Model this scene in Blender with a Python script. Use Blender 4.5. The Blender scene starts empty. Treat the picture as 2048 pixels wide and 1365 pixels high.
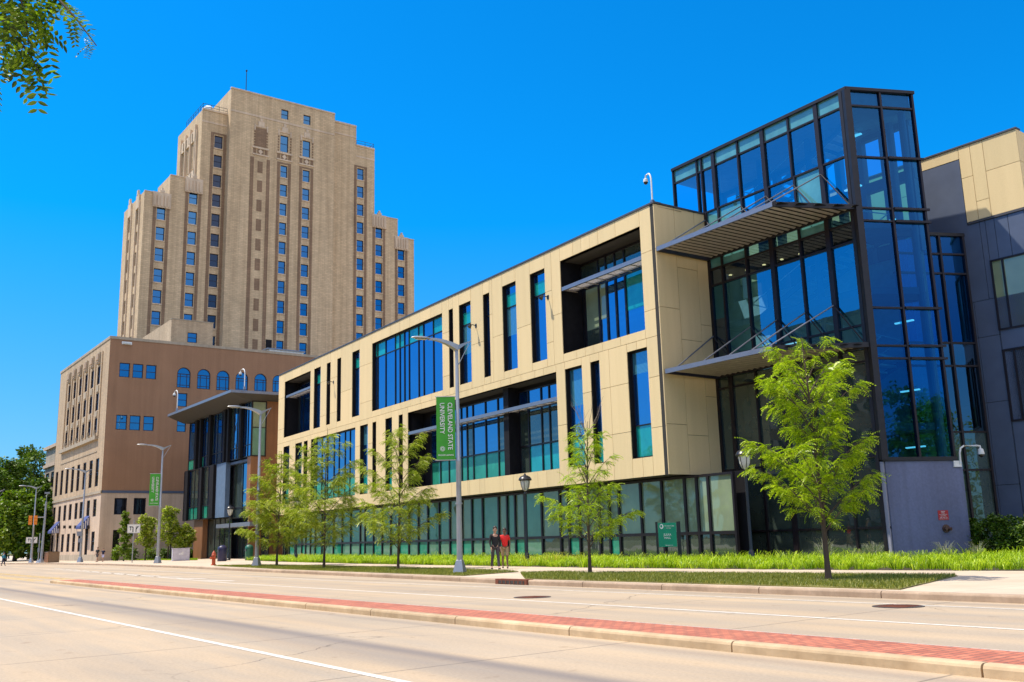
import bpy, math, random
import numpy as np
from math import sin, cos, tan, radians, pi, sqrt, atan2
from mathutils import Vector, Matrix
random.seed(7); rng = np.random.default_rng(7)
C = bpy.context.scene.collection
sc = bpy.context.scene

# ------------------------------------------------------------------ camera
FPX = 1919.0; PITCH = radians(11.675); ROLL = radians(-1.522); YAW = radians(36.07); CZ = 1.4
def _rot():
    sp, cp = sin(PITCH), cos(PITCH); cr, sr = cos(ROLL), sin(ROLL)
    fwd = np.array([0, cp, sp]); right = np.array([1., 0, 0]); up = np.cross(right, fwd)
    r2 = cr*right + sr*up; u2 = -sr*right + cr*up
    return np.array([r2, -u2, fwd])
_s, _c = sin(YAW), cos(YAW)
RM = np.array([[_s, -_c, 0], [_c, _s, 0], [0, 0, 1]])
RW = RM @ _rot().T                     # camera (right, down, forward) -> world
cam_d = bpy.data.cameras.new('camera'); cam = bpy.data.objects.new('camera', cam_d); C.objects.link(cam)
cam_d.sensor_width = 36; cam_d.lens = 36*FPX/2048; cam_d.clip_end = 5000; cam_d.clip_start = 0.1
cam.matrix_world = Matrix([[RW[0,0], -RW[0,1], -RW[0,2], 0], [RW[1,0], -RW[1,1], -RW[1,2], 0],
                           [RW[2,0], -RW[2,1], -RW[2,2], CZ], [0, 0, 0, 1]])
sc.camera = cam
# survey helpers: a sight line of the photograph met with a real surface
def ray(px, py): return RW @ np.array([(px-1024)/FPX, (py-682.5)/FPX, 1.0])
def gnd(px, py, z=0.15):
    d = ray(px, py); p = d*((z-CZ)/d[2]); return (p[0], p[1])
def atd(px, py, D):
    d = ray(px, py)*D; return (d[0], d[1], d[2]+CZ)
def height(px, py, x, y):              # height of a point seen at px,py above plan position x,y
    d = ray(px, py); return sqrt(x*x+y*y)/sqrt(d[0]**2+d[1]**2)*d[2]+CZ

# ------------------------------------------------------------------ light
SUN_EL = radians(61); SUN_AZ = radians(229)      # azimuth measured from +X, counter-clockwise: towards -X,-Y
sdir = Vector((cos(SUN_EL)*cos(SUN_AZ), cos(SUN_EL)*sin(SUN_AZ), sin(SUN_EL)))
sl = bpy.data.lights.new('sun', 'SUN'); sl.energy = 4.6; sl.angle = radians(0.53); sl.color = (1.0, 0.93, 0.80)
so = bpy.data.objects.new('sun', sl); C.objects.link(so); so.rotation_euler = (-sdir).to_track_quat('-Z', 'Y').to_euler()
wd = bpy.data.worlds.new('World'); sc.world = wd; wd.use_nodes = True
nt = wd.node_tree; bg = nt.nodes['Background']
sky = nt.nodes.new('ShaderNodeTexSky'); sky.sky_type = 'NISHITA'; sky.sun_disc = False
sky.sun_elevation = SUN_EL; sky.sun_rotation = radians(90)-SUN_AZ; sky.air_density = 1.0; sky.dust_density = 0.3; sky.ozone_density = 3.0
mx = nt.nodes.new('ShaderNodeMix'); mx.data_type = 'RGBA'; mx.blend_type = 'MULTIPLY'; mx.inputs['Factor'].default_value = 1
nt.links.new(sky.outputs[0], mx.inputs['A'])
SKY_TINT = (0.015, 0.95, 1.62, 1)
mx.inputs['B'].default_value = SKY_TINT
# round the sun (behind the camera) the sky stays whiter
tc = nt.nodes.new('ShaderNodeTexCoord'); dp = nt.nodes.new('ShaderNodeVectorMath'); dp.operation = 'DOT_PRODUCT'
dp.inputs[1].default_value = sdir; nt.links.new(tc.outputs['Generated'], dp.inputs[0])
mr = nt.nodes.new('ShaderNodeMapRange'); mr.inputs['From Min'].default_value = 0.74; mr.inputs['From Max'].default_value = 1.0
nt.links.new(dp.outputs['Value'], mr.inputs['Value'])
mt = nt.nodes.new('ShaderNodeMix'); mt.data_type = 'RGBA'; mt.inputs['A'].default_value = SKY_TINT; mt.inputs['B'].default_value = (2.2, 1.7, 1.35, 1)
nt.links.new(mr.outputs[0], mt.inputs['Factor']); # bright warm glow added overhead towards +X to lighten shaded walls, and a milky band low on the horizon
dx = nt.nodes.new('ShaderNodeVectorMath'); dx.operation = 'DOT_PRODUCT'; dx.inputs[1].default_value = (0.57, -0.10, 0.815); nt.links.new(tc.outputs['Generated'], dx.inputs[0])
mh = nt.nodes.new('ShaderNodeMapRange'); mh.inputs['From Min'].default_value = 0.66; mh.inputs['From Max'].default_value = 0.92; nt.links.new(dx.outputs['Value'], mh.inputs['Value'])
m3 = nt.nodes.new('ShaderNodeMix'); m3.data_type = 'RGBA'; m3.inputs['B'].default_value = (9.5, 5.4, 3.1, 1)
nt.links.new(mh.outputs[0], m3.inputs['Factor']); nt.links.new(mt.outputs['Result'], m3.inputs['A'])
sz = nt.nodes.new('ShaderNodeSeparateXYZ'); nt.links.new(tc.outputs['Generated'], sz.inputs[0])
mz = nt.nodes.new('ShaderNodeMapRange'); mz.inputs['From Min'].default_value = 0.32; mz.inputs['From Max'].default_value = 0.06; nt.links.new(sz.outputs[2], mz.inputs['Value'])
m4 = nt.nodes.new('ShaderNodeMix'); m4.data_type = 'RGBA'; m4.inputs['B'].default_value = (0.36, 0.70, 1.02, 1)
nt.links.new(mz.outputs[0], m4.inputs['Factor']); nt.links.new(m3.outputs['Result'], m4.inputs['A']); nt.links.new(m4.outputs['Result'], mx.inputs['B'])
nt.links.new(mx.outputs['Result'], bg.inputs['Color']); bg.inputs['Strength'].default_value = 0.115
sc.view_settings.view_transform = 'Standard'; sc.view_settings.look = 'None'; sc.view_settings.exposure = 0.30
sc.view_settings.gamma = 1.0; sc.view_settings.use_curve_mapping = False
sc.render.engine = 'CYCLES'
sc.cycles.caustics_reflective = False; sc.cycles.caustics_refractive = False; sc.cycles.transparent_max_bounces = 24; sc.cycles.max_bounces = 8

# ------------------------------------------------------------------ materials
class NT:
    def __init__(s, name):
        s.m = bpy.data.materials.new(name); s.m.use_nodes = True; s.t = s.m.node_tree
        s.b = s.t.nodes['Principled BSDF']; s.out = s.t.nodes['Material Output']
    def n(s, kind, **kw):
        x = s.t.nodes.new(kind)
        for k, v in kw.items():
            if k.startswith('_'): setattr(x, k[1:], v)
            else: x.inputs[k].default_value = v
        return x
    def l(s, a, b): s.t.links.new(a, b)
    def coord(s, which='Object'):
        return s.n('ShaderNodeTexCoord').outputs[which]
    def ramp(s, fac, stops):
        r = s.n('ShaderNodeValToRGB'); e = r.color_ramp.elements
        while len(e) > len(stops): e.remove(e[-1])
        while len(e) < len(stops): e.new(0.5)
        for i, (p, c) in enumerate(stops):
            e[i].position = p; e[i].color = (*c, 1) if len(c) == 3 else c
        s.l(fac, r.inputs[0]); return r.outputs[0]
    def mix(s, fac, a, b, blend='MIX'):
        m = s.n('ShaderNodeMix', _data_type='RGBA', _blend_type=blend)
        for v, k in ((fac, 'Factor'), (a, 'A'), (b, 'B')):
            if isinstance(v, (int, float)): m.inputs[k].default_value = v
            elif isinstance(v, tuple): m.inputs[k].default_value = (*v, 1) if len(v) == 3 else v
            else: s.l(v, m.inputs[k])
        return m.outputs['Result']
    def noise(s, vec, scale, detail=4, rough=0.55, dist=0.0):
        x = s.n('ShaderNodeTexNoise', Scale=scale, Detail=detail, Roughness=rough, Distortion=dist)
        s.l(vec, x.inputs['Vector']); return x.outputs[0]
    def mapping(s, vec, scale=(1, 1, 1), rot=(0, 0, 0), loc=(0, 0, 0)):
        m = s.n('ShaderNodeMapping'); m.inputs['Scale'].default_value = scale; m.inputs['Rotation'].default_value = rot
        m.inputs['Location'].default_value = loc; s.l(vec, m.inputs['Vector']); return m.outputs[0]
    def bump(s, h, strength=0.3, dist=0.02):
        b = s.n('ShaderNodeBump', Strength=strength, Distance=dist); s.l(h, b.inputs['Height']); s.l(b.outputs[0], s.b.inputs['Normal'])
def P(name, col, rough=0.6, metal=0.0, var=0.12, scale=3.0, bump=0.0, bscale=30.0, spec=0.5):
    k = NT(name); o = k.coord()
    nz = k.noise(o, scale, 6)
    d = tuple(c*(1-var) for c in col); e = tuple(min(1, c*(1+var)) for c in col)
    k.l(k.ramp(nz, [(0.3, d), (0.7, e)]), k.b.inputs['Base Color'])
    k.b.inputs['Roughness'].default_value = rough; k.b.inputs['Metallic'].default_value = metal
    k.b.inputs['Specular IOR Level'].default_value = spec
    if bump: k.bump(k.noise(o, bscale, 5), bump, 0.02)
    return k.m
def streaky(name, col, var=0.15, rough=0.8, brick=0.0, dark=(0.6, 0.55, 0.5), metal=0.0, horiz='xy'):
    """wall paint / stone: vertical weather streaks, blotches and optional brick courses"""
    k = NT(name); o = k.coord()
    n1 = k.noise(o, 0.35, 6); n2 = k.noise(k.mapping(o, (1.6, 1.6, 0.06)), 1.0, 5); n3 = k.noise(o, 9, 4)
    d = tuple(c*(1-var) for c in col); e = tuple(min(1, c*(1+var)) for c in col)
    base = k.ramp(n1, [(0.3, d), (0.7, e)])
    st = k.ramp(n2, [(0.35, dark), (0.62, (1, 1, 1))])
    base = k.mix(0.45, base, k.mix(1.0, base, st, 'MULTIPLY'))
    fine = k.ramp(n3, [(0.3, (0.86, 0.86, 0.86)), (0.7, (1.1, 1.1, 1.1))])
    base = k.mix(0.7, base, k.mix(1.0, base, fine, 'MULTIPLY'))
    if brick:
        sx = k.n('ShaderNodeSeparateXYZ'); k.l(o, sx.inputs[0])
        ad = k.n('ShaderNodeMath', _operation='ADD'); k.l(sx.outputs[0], ad.inputs[0]); k.l(sx.outputs[1], ad.inputs[1])
        cb = k.n('ShaderNodeCombineXYZ'); k.l(ad.outputs[0], cb.inputs[0]); k.l(sx.outputs[2], cb.inputs[1])
        bt = k.n('ShaderNodeTexBrick', Scale=1.0); bt.inputs['Brick Width'].default_value = brick*2.6; bt.inputs['Row Height'].default_value = brick
        bt.inputs['Mortar Size'].default_value = brick*0.09; bt.inputs['Color1'].default_value = (1.08, 1.06, 1.02, 1)
        bt.inputs['Color2'].default_value = (0.84, 0.82, 0.80, 1); bt.inputs['Mortar'].default_value = (0.7, 0.67, 0.62, 1)
        k.l(cb.outputs[0], bt.inputs['Vector'])
        base = k.mix(0.75, base, k.mix(1.0, base, bt.outputs[0], 'MULTIPLY'))
    k.l(base, k.b.inputs['Base Color']); k.b.inputs['Roughness'].default_value = rough; k.b.inputs['Metallic'].default_value = metal
    k.bump(n3, 0.25, 0.02); return k.m
def reflect(name, base, tint, fac=0.5, rough=0.02, wav=0.12, var=0.25, blinds=None):
    """coated glazing seen from outside: tinted mirror over a dark or coloured back"""
    k = NT(name); o = k.coord()
    nz = k.noise(o, 0.9, 3)
    col = k.ramp(nz, [(0.3, tuple(c*(1-var) for c in base)), (0.7, tuple(min(1, c*(1+var)) for c in base))])
    df = k.n('ShaderNodeBsdfDiffuse'); k.l(col, df.inputs['Color'])
    gl = k.n('ShaderNodeBsdfGlossy', Roughness=rough); gl.inputs['Color'].default_value = (*tint, 1)
    bp = k.n('ShaderNodeBump', Strength=wav, Distance=0.05); k.l(k.noise(o, 0.7, 2), bp.inputs['Height']); k.l(bp.outputs[0], gl.inputs['Normal'])
    lw = k.n('ShaderNodeFresnel', IOR=1.5)
    mr = k.n('ShaderNodeMapRange'); mr.inputs['To Min'].default_value = fac; mr.inputs['To Max'].default_value = 1.0
    k.l(lw.outputs[0], mr.inputs['Value'])
    ms = k.n('ShaderNodeMixShader'); k.l(mr.outputs[0], ms.inputs[0]); k.l(df.outputs[0], ms.inputs[1]); k.l(gl.outputs[0], ms.inputs[2])
    k.l(ms.outputs[0], k.out.inputs['Surface']); return k.m
def clearglass(name, trans, tint, fac=0.15):
    k = NT(name); o = k.coord()
    tr = k.n('ShaderNodeBsdfTransparent'); tr.inputs['Color'].default_value = (*trans, 1)
    gl = k.n('ShaderNodeBsdfGlossy', Roughness=0.01); gl.inputs['Color'].default_value = (*tint, 1)
    bp = k.n('ShaderNodeBump', Strength=0.04, Distance=0.05); k.l(k.noise(o, 0.6, 2), bp.inputs['Height']); k.l(bp.outputs[0], gl.inputs['Normal'])
    lw = k.n('ShaderNodeFresnel', IOR=1.5)
    mr = k.n('ShaderNodeMapRange'); mr.inputs['To Min'].default_value = fac; mr.inputs['To Max'].default_value = 1.0
    k.l(lw.outputs[0], mr.inputs['Value'])
    ms = k.n('ShaderNodeMixShader'); k.l(mr.outputs[0], ms.inputs[0]); k.l(tr.outputs[0], ms.inputs[1]); k.l(gl.outputs[0], ms.inputs[2])
    k.l(ms.outputs[0], k.out.inputs['Surface']); return k.m
def leafmat(name, c1, c2, c3, trans=0.35):
    k = NT(name)
    g = k.n('ShaderNodeNewGeometry'); 
    col = k.ramp(g.outputs['Random Per Island'], [(0.0, c1), (0.5, c2), (1.0, c3)])
    df = k.n('ShaderNodeBsdfDiffuse'); k.l(col, df.inputs['Color'])
    tl = k.n('ShaderNodeBsdfTranslucent'); k.l(k.mix(1.0, col, (1.1, 1.25, 0.5), 'MULTIPLY'), tl.inputs['Color'])
    ms = k.n('ShaderNodeMixShader', Fac=trans); k.l(df.outputs[0], ms.inputs[1]); k.l(tl.outputs[0], ms.inputs[2])
    gl = k.n('ShaderNodeBsdfGlossy', Roughness=0.42); gl.inputs['Color'].default_value = (1, 1, 0.95, 1)
    m2 = k.n('ShaderNodeMixShader', Fac=0.03); k.l(ms.outputs[0], m2.inputs[1]); k.l(gl.outputs[0], m2.inputs[2])
    k.l(m2.outputs[0], k.out.inputs['Surface']); return k.m
def emit(name, col, s):
    k = NT(name); k.b.inputs['Base Color'].default_value = (*col, 1); k.b.inputs['Emission Color'].default_value = (*col, 1)
    k.b.inputs['Emission Strength'].default_value = s; return k.m

M = {}
def panel_mat():
    k = NT('cream_fibre_cement'); o = k.coord(); g = k.n('ShaderNodeNewGeometry')
    base = k.ramp(g.outputs['Random Per Island'], [(0.0, (0.70, 0.55, 0.31)), (0.5, (0.74, 0.58, 0.325)), (1.0, (0.775, 0.60, 0.335))])
    st = k.ramp(k.noise(k.mapping(o, (2.2, 2.2, 0.12)), 1.0, 5), [(0.30, (0.90, 0.89, 0.87)), (0.62, (1, 1, 1))])
    base = k.mix(0.6, base, k.mix(1.0, base, st, 'MULTIPLY'))
    sp = k.ramp(k.noise(o, 26, 4), [(0.3, (0.94, 0.94, 0.93)), (0.7, (1.04, 1.04, 1.04))]); base = k.mix(0.8, base, k.mix(1.0, base, sp, 'MULTIPLY'))
    k.l(base, k.b.inputs['Base Color']); k.b.inputs['Roughness'].default_value = 0.8; k.b.inputs['Specular IOR Level'].default_value = 0.2; k.bump(k.noise(o, 40, 3), 0.12, 0.01); return k.m
M['panel'] = panel_mat()
M['joint'] = P('panel_joint', (0.03, 0.028, 0.025), 0.9)
M['coping'] = P('grey_metal_coping', (0.10, 0.095, 0.10), 0.45, 0.5)
M['dark'] = P('dark_bronze_metal', (0.020, 0.017, 0.020), 0.42, 0.3, var=0.2)
M['reveal'] = P('black_reveal_metal', (0.014, 0.013, 0.015), 0.7, var=0.2, spec=0.15)
M['mull'] = P('dark_mullion', (0.022, 0.016, 0.020), 0.4, 0.4)
M['alu'] = P('grey_aluminium', (0.24, 0.25, 0.29), 0.4, 0.6, var=0.06)
M['fin'] = P('canopy_aluminium', (0.48, 0.43, 0.38), 0.45, 0.3)
M['g_blue'] = reflect('blue_coated_glass', (0.002, 0.03, 0.12), (0.20, 0.47, 0.74), 0.52)
M['g_teal'] = reflect('teal_spandrel_glass', (0.01, 0.30, 0.26), (0.35, 0.6, 0.75), 0.2)
M['g_green'] = reflect('green_spandrel_glass', (0.03, 0.27, 0.17), (0.4, 0.6, 0.6), 0.1)
M['g_blind'] = reflect('glass_over_blind', (0.25, 0.31, 0.19), (0.5, 0.6, 0.6), 0.10, var=0.12)
M['g_blindt'] = reflect('teal_glass_over_blind', (0.12, 0.28, 0.19), (0.5, 0.6, 0.6), 0.10, var=0.15)
M['g_dark'] = reflect('dark_glass', (0.045, 0.062, 0.05), (0.45, 0.55, 0.60), 0.20)
M['g_old'] = reflect('old_sash_glass', (0.003, 0.035, 0.09), (0.25, 0.55, 0.8), 0.36)
M['g_oldd'] = reflect('old_sash_glass_dark', (0.012, 0.012, 0.016), (0.35, 0.38, 0.45), 0.14)
def louv():
    m = reflect('blue_glass_over_blind', (0.05, 0.20, 0.30), (0.2, 0.42, 0.62), 0.38); k = m.node_tree
    w = k.nodes.new('ShaderNodeTexWave'); w.bands_direction = 'Z'; w.inputs['Scale'].default_value = 5.0; tc_ = k.nodes.new('ShaderNodeTexCoord'); k.links.new(tc_.outputs['Object'], w.inputs['Vector'])
    df = [n for n in k.nodes if n.type == 'BSDF_DIFFUSE'][0]; r = k.nodes.new('ShaderNodeValToRGB'); r.color_ramp.elements[0].color = (0.02, 0.10, 0.18, 1); r.color_ramp.elements[1].color = (0.10, 0.32, 0.38, 1)
    k.links.new(w.outputs[0], r.inputs[0]); k.links.new(r.outputs[0], df.inputs['Color']); return m
M['g_louv'] = louv()
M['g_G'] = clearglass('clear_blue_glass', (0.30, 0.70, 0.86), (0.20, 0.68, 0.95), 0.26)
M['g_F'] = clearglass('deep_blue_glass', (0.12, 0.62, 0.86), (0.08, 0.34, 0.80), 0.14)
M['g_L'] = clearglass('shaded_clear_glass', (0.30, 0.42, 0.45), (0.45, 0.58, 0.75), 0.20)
M['white'] = P('white_paint', (0.72, 0.72, 0.70), 0.5)
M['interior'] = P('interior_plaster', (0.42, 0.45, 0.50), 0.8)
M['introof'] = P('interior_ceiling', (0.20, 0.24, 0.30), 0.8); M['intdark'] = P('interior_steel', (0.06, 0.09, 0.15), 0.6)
M['stonebase'] = streaky('blue_grey_stone', (0.135, 0.155, 0.26), 0.10, 0.75)
M['pierst'] = streaky('sunlit_blue_grey_stone', (0.34, 0.34, 0.42), 0.10, 0.8); M['slate'] = P('slate_metal_panel', (0.11, 0.135, 0.20), 0.42, 0.3, var=0.08, scale=1.2)  # pier: lighter copy of the base stone, sunlight put into its colour
M['soffit'] = P('dark_soffit', (0.07, 0.065, 0.06), 0.7)
M['wood'] = streaky('rust_brown_panel', (0.30, 0.13, 0.05), 0.15, 0.55)
M['stuccoL'] = streaky('tan_brick_light', (0.56, 0.42, 0.275), 0.08, 0.85, brick=0.16)
M['stuccoR'] = streaky('brown_painted_wall', (0.34, 0.185, 0.10), 0.07, 0.85, dark=(0.75, 0.72, 0.7))
M['stoneL'] = streaky('limestone_base', (0.58, 0.44, 0.32), 0.10, 0.85)
M['carve'] = streaky('carved_limestone', (0.42, 0.35, 0.26), 0.12, 0.9)
M['tower'] = streaky('buff_tower_brick', (0.66, 0.49, 0.31), 0.08, 0.9, brick=0.30)
M['towerdk'] = streaky('dark_brick_band', (0.29, 0.185, 0.115), 0.15, 0.9, brick=0.30)
M['towerst'] = streaky('tower_limestone', (0.66, 0.51, 0.37), 0.14, 0.9)
M['roofgrey'] = P('roof_gravel', (0.25, 0.24, 0.22), 0.9)
M['galv'] = P('galvanised_pole', (0.36, 0.37, 0.39), 0.42, 0.55, var=0.10, scale=2)
M['black'] = P('black_lamp_paint', (0.012, 0.012, 0.014), 0.3, var=0.2)
M['lampglass'] = P('frosted_lamp_glass', (0.55, 0.56, 0.52), 0.25)
M['banner'] = P('green_banner_cloth', (0.05, 0.33, 0.025), 0.7, var=0.1, scale=2)
M['sgreen'] = P('green_sign_face', (0.0, 0.27, 0.14), 0.4, var=0.05)
M['red'] = P('red_sign_face', (0.42, 0.02, 0.02), 0.5, var=0.05)
M['hyd'] = P('orange_red_hydrant', (0.42, 0.07, 0.02), 0.45)
M['cab'] = P('pale_grey_cabinet', (0.50, 0.48, 0.55), 0.5)
M['yellow'] = P('signal_orange', (0.75, 0.25, 0.01), 0.4)
M['bark'] = streaky('tree_bark', (0.10, 0.07, 0.048), 0.25, 0.9)
M['twig'] = P('pale_dead_twig', (0.25, 0.20, 0.15), 0.8)
M['soil'] = P('garden_soil', (0.06, 0.045, 0.03), 0.95)
M['skin'] = P('skin', (0.45, 0.26, 0.18), 0.5); M['skind'] = P('dark_skin', (0.16, 0.08, 0.05), 0.5)
M['hair'] = P('dark_hair', (0.03, 0.018, 0.012), 0.5)
M['navy'] = P('navy_cloth', (0.015, 0.018, 0.05), 0.8); M['blackc'] = P('black_cloth', (0.012, 0.012, 0.015), 0.8)
M['redc'] = P('red_cloth', (0.70, 0.012, 0.01), 0.7); M['khaki'] = P('khaki_cloth', (0.33, 0.24, 0.13), 0.8)
M['greyc'] = P('dark_grey_cloth', (0.06, 0.05, 0.055), 0.8); M['tealc'] = P('teal_cloth', (0.02, 0.20, 0.30), 0.8)
M['whitec'] = P('pale_blue_cloth', (0.5, 0.52, 0.75), 0.8)
M['binb'] = P('navy_bin', (0.02, 0.02, 0.07), 0.4); M['bing'] = P('green_bin', (0.02, 0.12, 0.07), 0.4)
M['awn'] = P('blue_awning', (0.05, 0.07, 0.22), 0.7)
M['lightbar'] = emit('lit_strip_light', (0.75, 0.9, 1.0), 0.9)
M['downl'] = emit('lit_downlight', (1.0, 0.75, 0.35), 2.0)
M['iron'] = P('cast_iron', (0.05, 0.04, 0.035), 0.7); M['rust'] = streaky('rusty_iron', (0.20, 0.06, 0.03), 0.3, 0.9)
M['rustring'] = P('brown_pipe', (0.10, 0.05, 0.035), 0.6)
M['planter'] = P('brown_planter', (0.22, 0.14, 0.08), 0.8)
M['leafA'] = leafmat('locust_leaf', (0.11, 0.19, 0.003), (0.34, 0.48, 0.006), (0.60, 0.70, 0.04))
M['leafA2'] = leafmat('locust_leaf_olive', (0.12, 0.18, 0.006), (0.32, 0.41, 0.014), (0.62, 0.62, 0.13))
M['leafD'] = leafmat('dark_leaf', (0.03, 0.075, 0.004), (0.07, 0.14, 0.008), (0.16, 0.24, 0.02), 0.25)
M['leafM'] = leafmat('mid_leaf', (0.07, 0.14, 0.008), (0.14, 0.23, 0.012), (0.28, 0.36, 0.03))
M['leafC'] = leafmat('near_leaf', (0.02, 0.05, 0.003), (0.07, 0.15, 0.005), (0.30, 0.42, 0.02), 0.4)
M['blade'] = leafmat('liriope_blade', (0.13, 0.24, 0.003), (0.34, 0.50, 0.006), (0.60, 0.72, 0.04), 0.35)
M['bladey'] = leafmat('yellow_blade', (0.42, 0.42, 0.03), (0.60, 0.50, 0.05), (0.62, 0.60, 0.10), 0.3)
M['bladeb'] = leafmat('blue_grey_blade', (0.20, 0.26, 0.16), (0.30, 0.32, 0.20), (0.45, 0.40, 0.25), 0.3)
M['lawn'] = leafmat('lawn_blade', (0.09, 0.12, 0.010), (0.19, 0.22, 0.015), (0.44, 0.40, 0.09), 0.25)

def road_mat():
    k = NT('concrete_road'); o = k.coord()
    n1 = k.noise(o, 0.22, 5); n2 = k.noise(k.mapping(o, (0.15, 1.5, 1)), 1.0, 6); n3 = k.noise(o, 24, 5, 0.7)
    base = k.ramp(n1, [(0.3, (0.39, 0.30, 0.20)), (0.7, (0.49, 0.385, 0.265))])
    base = k.mix(0.5, base, k.ramp(n2, [(0.3, (0.30, 0.265, 0.22)), (0.7, (0.56, 0.40, 0.235))]))
    base = k.mix(0.6, base, k.mix(1.0, base, k.ramp(n3, [(0.3, (0.74, 0.74, 0.74)), (0.7, (1.18, 1.18, 1.18))]), 'MULTIPLY'))
    sx = k.n('ShaderNodeSeparateXYZ'); k.l(o, sx.inputs[0])
    nw = k.noise(k.mapping(o, (0.12, 0.12, 1)), 1.0, 2)
    # tyre-worn bands along the lanes
    def band(yc, w, amt, base):
        a = k.n('ShaderNodeMath', _operation='SUBTRACT'); k.l(sx.outputs[1], a.inputs[0]); a.inputs[1].default_value = yc
        wob = k.n('ShaderNodeMath', _operation='MULTIPLY_ADD'); k.l(nw, wob.inputs[0]); wob.inputs[1].default_value = 0.35; k.l(a.outputs[0], wob.inputs[2])
        b = k.n('ShaderNodeMath', _operation='ABSOLUTE'); k.l(wob.outputs[0], b.inputs[0])
        m = k.n('ShaderNodeMapRange'); m.interpolation_type = 'SMOOTHSTEP'; m.inputs['From Min'].default_value = w; m.inputs['From Max'].default_value = 0.0
        m.inputs['To Max'].default_value = amt; k.l(b.outputs[0], m.inputs['Value'])
        br = k.n('ShaderNodeMath', _operation='MULTIPLY'); k.l(m.outputs[0], br.inputs[0]); k.l(k.ramp(n2, [(0.2, (0.6, 0.6, 0.6)), (0.8, (1, 1, 1))]), br.inputs[1])
        return k.mix(br.outputs[0], base, (0.13, 0.12, 0.125))
    for yc, w, amt in ((6.75, 0.35, 0.75), (6.35, 0.9, 0.50), (3.4, 1.0, 0.10), (7.9, 0.6, 0.12), (11.6, 0.8, 0.15), (12.8, 0.6, 0.1), (15.2, 1.2, 0.22), (8.98, 0.30, 0.40), (10.5, 0.22, 0.35), (17.85, 0.5, 0.45)):
        base = band(yc, w, amt, base)
    # wandering hairline cracks, only here and there
    vo = k.n('ShaderNodeTexVoronoi', Scale=0.16); vo.feature = 'DISTANCE_TO_EDGE'
    wv = k.n('ShaderNodeVectorMath', _operation='ADD'); nzc = k.n('ShaderNodeTexNoise', Scale=1.1, Detail=5.0); k.l(o, nzc.inputs['Vector']); k.l(o, wv.inputs[0]); k.l(nzc.outputs[1], wv.inputs[1]); k.l(wv.outputs[0], vo.inputs['Vector'])
    cr_ = k.ramp(vo.outputs[0], [(0.0, (1, 1, 1)), (0.0022, (0, 0, 0))]); msk = k.ramp(k.noise(o, 0.12, 2), [(0.50, (0, 0, 0)), (0.56, (1, 1, 1))])
    cm = k.mix(1.0, cr_, msk, 'MULTIPLY'); base = k.mix(cm, base, (0.15, 0.12, 0.09))
    # stains and transverse joints
    sp = k.ramp(k.noise(o, 2.1, 3), [(0.64, (1, 1, 1)), (0.74, (0.66, 0.60, 0.55))]); base = k.mix(0.6, base, k.mix(1.0, base, sp, 'MULTIPLY'))
    def joint(ch, period, off, w, base, skew=0.0):
        a = k.n('ShaderNodeMath', _operation='MULTIPLY_ADD'); k.l(sx.outputs[1-ch], a.inputs[0]); a.inputs[1].default_value = skew; k.l(sx.outputs[ch], a.inputs[2])
        jn = k.n('ShaderNodeMath', _operation='MULTIPLY_ADD'); k.l(k.noise(o, 3.0, 3), jn.inputs[0]); jn.inputs[1].default_value = 0.03; k.l(a.outputs[0], jn.inputs[2])
        b = k.n('ShaderNodeMath', _operation='ADD'); k.l(jn.outputs[0], b.inputs[0]); b.inputs[1].default_value = off
        c = k.n('ShaderNodeMath', _operation='PINGPONG'); k.l(b.outputs[0], c.inputs[0]); c.inputs[1].default_value = period/2
        m = k.n('ShaderNodeMapRange'); m.inputs['From Min'].default_value = 0; m.inputs['From Max'].default_value = w
        m.inputs['To Min'].default_value = 0.75; m.inputs['To Max'].default_value = 0.0; k.l(c.outputs[0], m.inputs['Value'])
        return k.mix(m.outputs[0], base, (0.10, 0.085, 0.07))
    base = joint(0, 4.6, 0.3, 0.032, base, 0.06)
    k.l(base, k.b.inputs['Base Color']); k.b.inputs['Roughness'].default_value = 0.85; k.bump(n3, 0.3, 0.01); return k.m
M['road'] = road_mat()
def slab_mat(name, c1, c2, period):
    k = NT(name); o = k.coord(); n1 = k.noise(o, 0.5, 6); n3 = k.noise(o, 20, 5, 0.7)
    base = k.ramp(n1, [(0.3, c1), (0.7, c2)])
    base = k.mix(0.6, base, k.mix(1.0, base, k.ramp(n3, [(0.3, (0.85, 0.85, 0.85)), (0.7, (1.1, 1.1, 1.1))]), 'MULTIPLY'))
    sx = k.n('ShaderNodeSeparateXYZ'); k.l(o, sx.inputs[0])
    for ch in (0, 1):
        c = k.n('ShaderNodeMath', _operation='PINGPONG'); k.l(sx.outputs[ch], c.inputs[0]); c.inputs[1].default_value = period/2
        m = k.n('ShaderNodeMapRange'); m.inputs['From Min'].default_value = 0; m.inputs['From Max'].default_value = 0.02
        m.inputs['To Min'].default_value = 0.6; m.inputs['To Max'].default_value = 0.0; k.l(c.outputs[0], m.inputs['Value'])
        base = k.mix(m.outputs[0], base, (0.14, 0.11, 0.08))
    k.l(base, k.b.inputs['Base Color']); k.b.inputs['Roughness'].default_value = 0.85; k.bump(n3, 0.25, 0.01); return k.m
M['walk'] = slab_mat('sidewalk_concrete', (0.50, 0.39, 0.28), (0.60, 0.49, 0.365), 1.8)
M['kerb'] = streaky('kerb_stone', (0.52, 0.385, 0.235), 0.25, 0.85, dark=(0.60, 0.52, 0.42))
M['kerb2'] = streaky('far_kerb_stone', (0.40, 0.29, 0.20), 0.2, 0.85)
M['paint'] = P('worn_road_paint', (0.66, 0.62, 0.55), 0.8, var=0.22, scale=6)
M['painty'] = P('worn_yellow_paint', (0.62, 0.40, 0.08), 0.8, var=0.25, scale=4)
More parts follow.
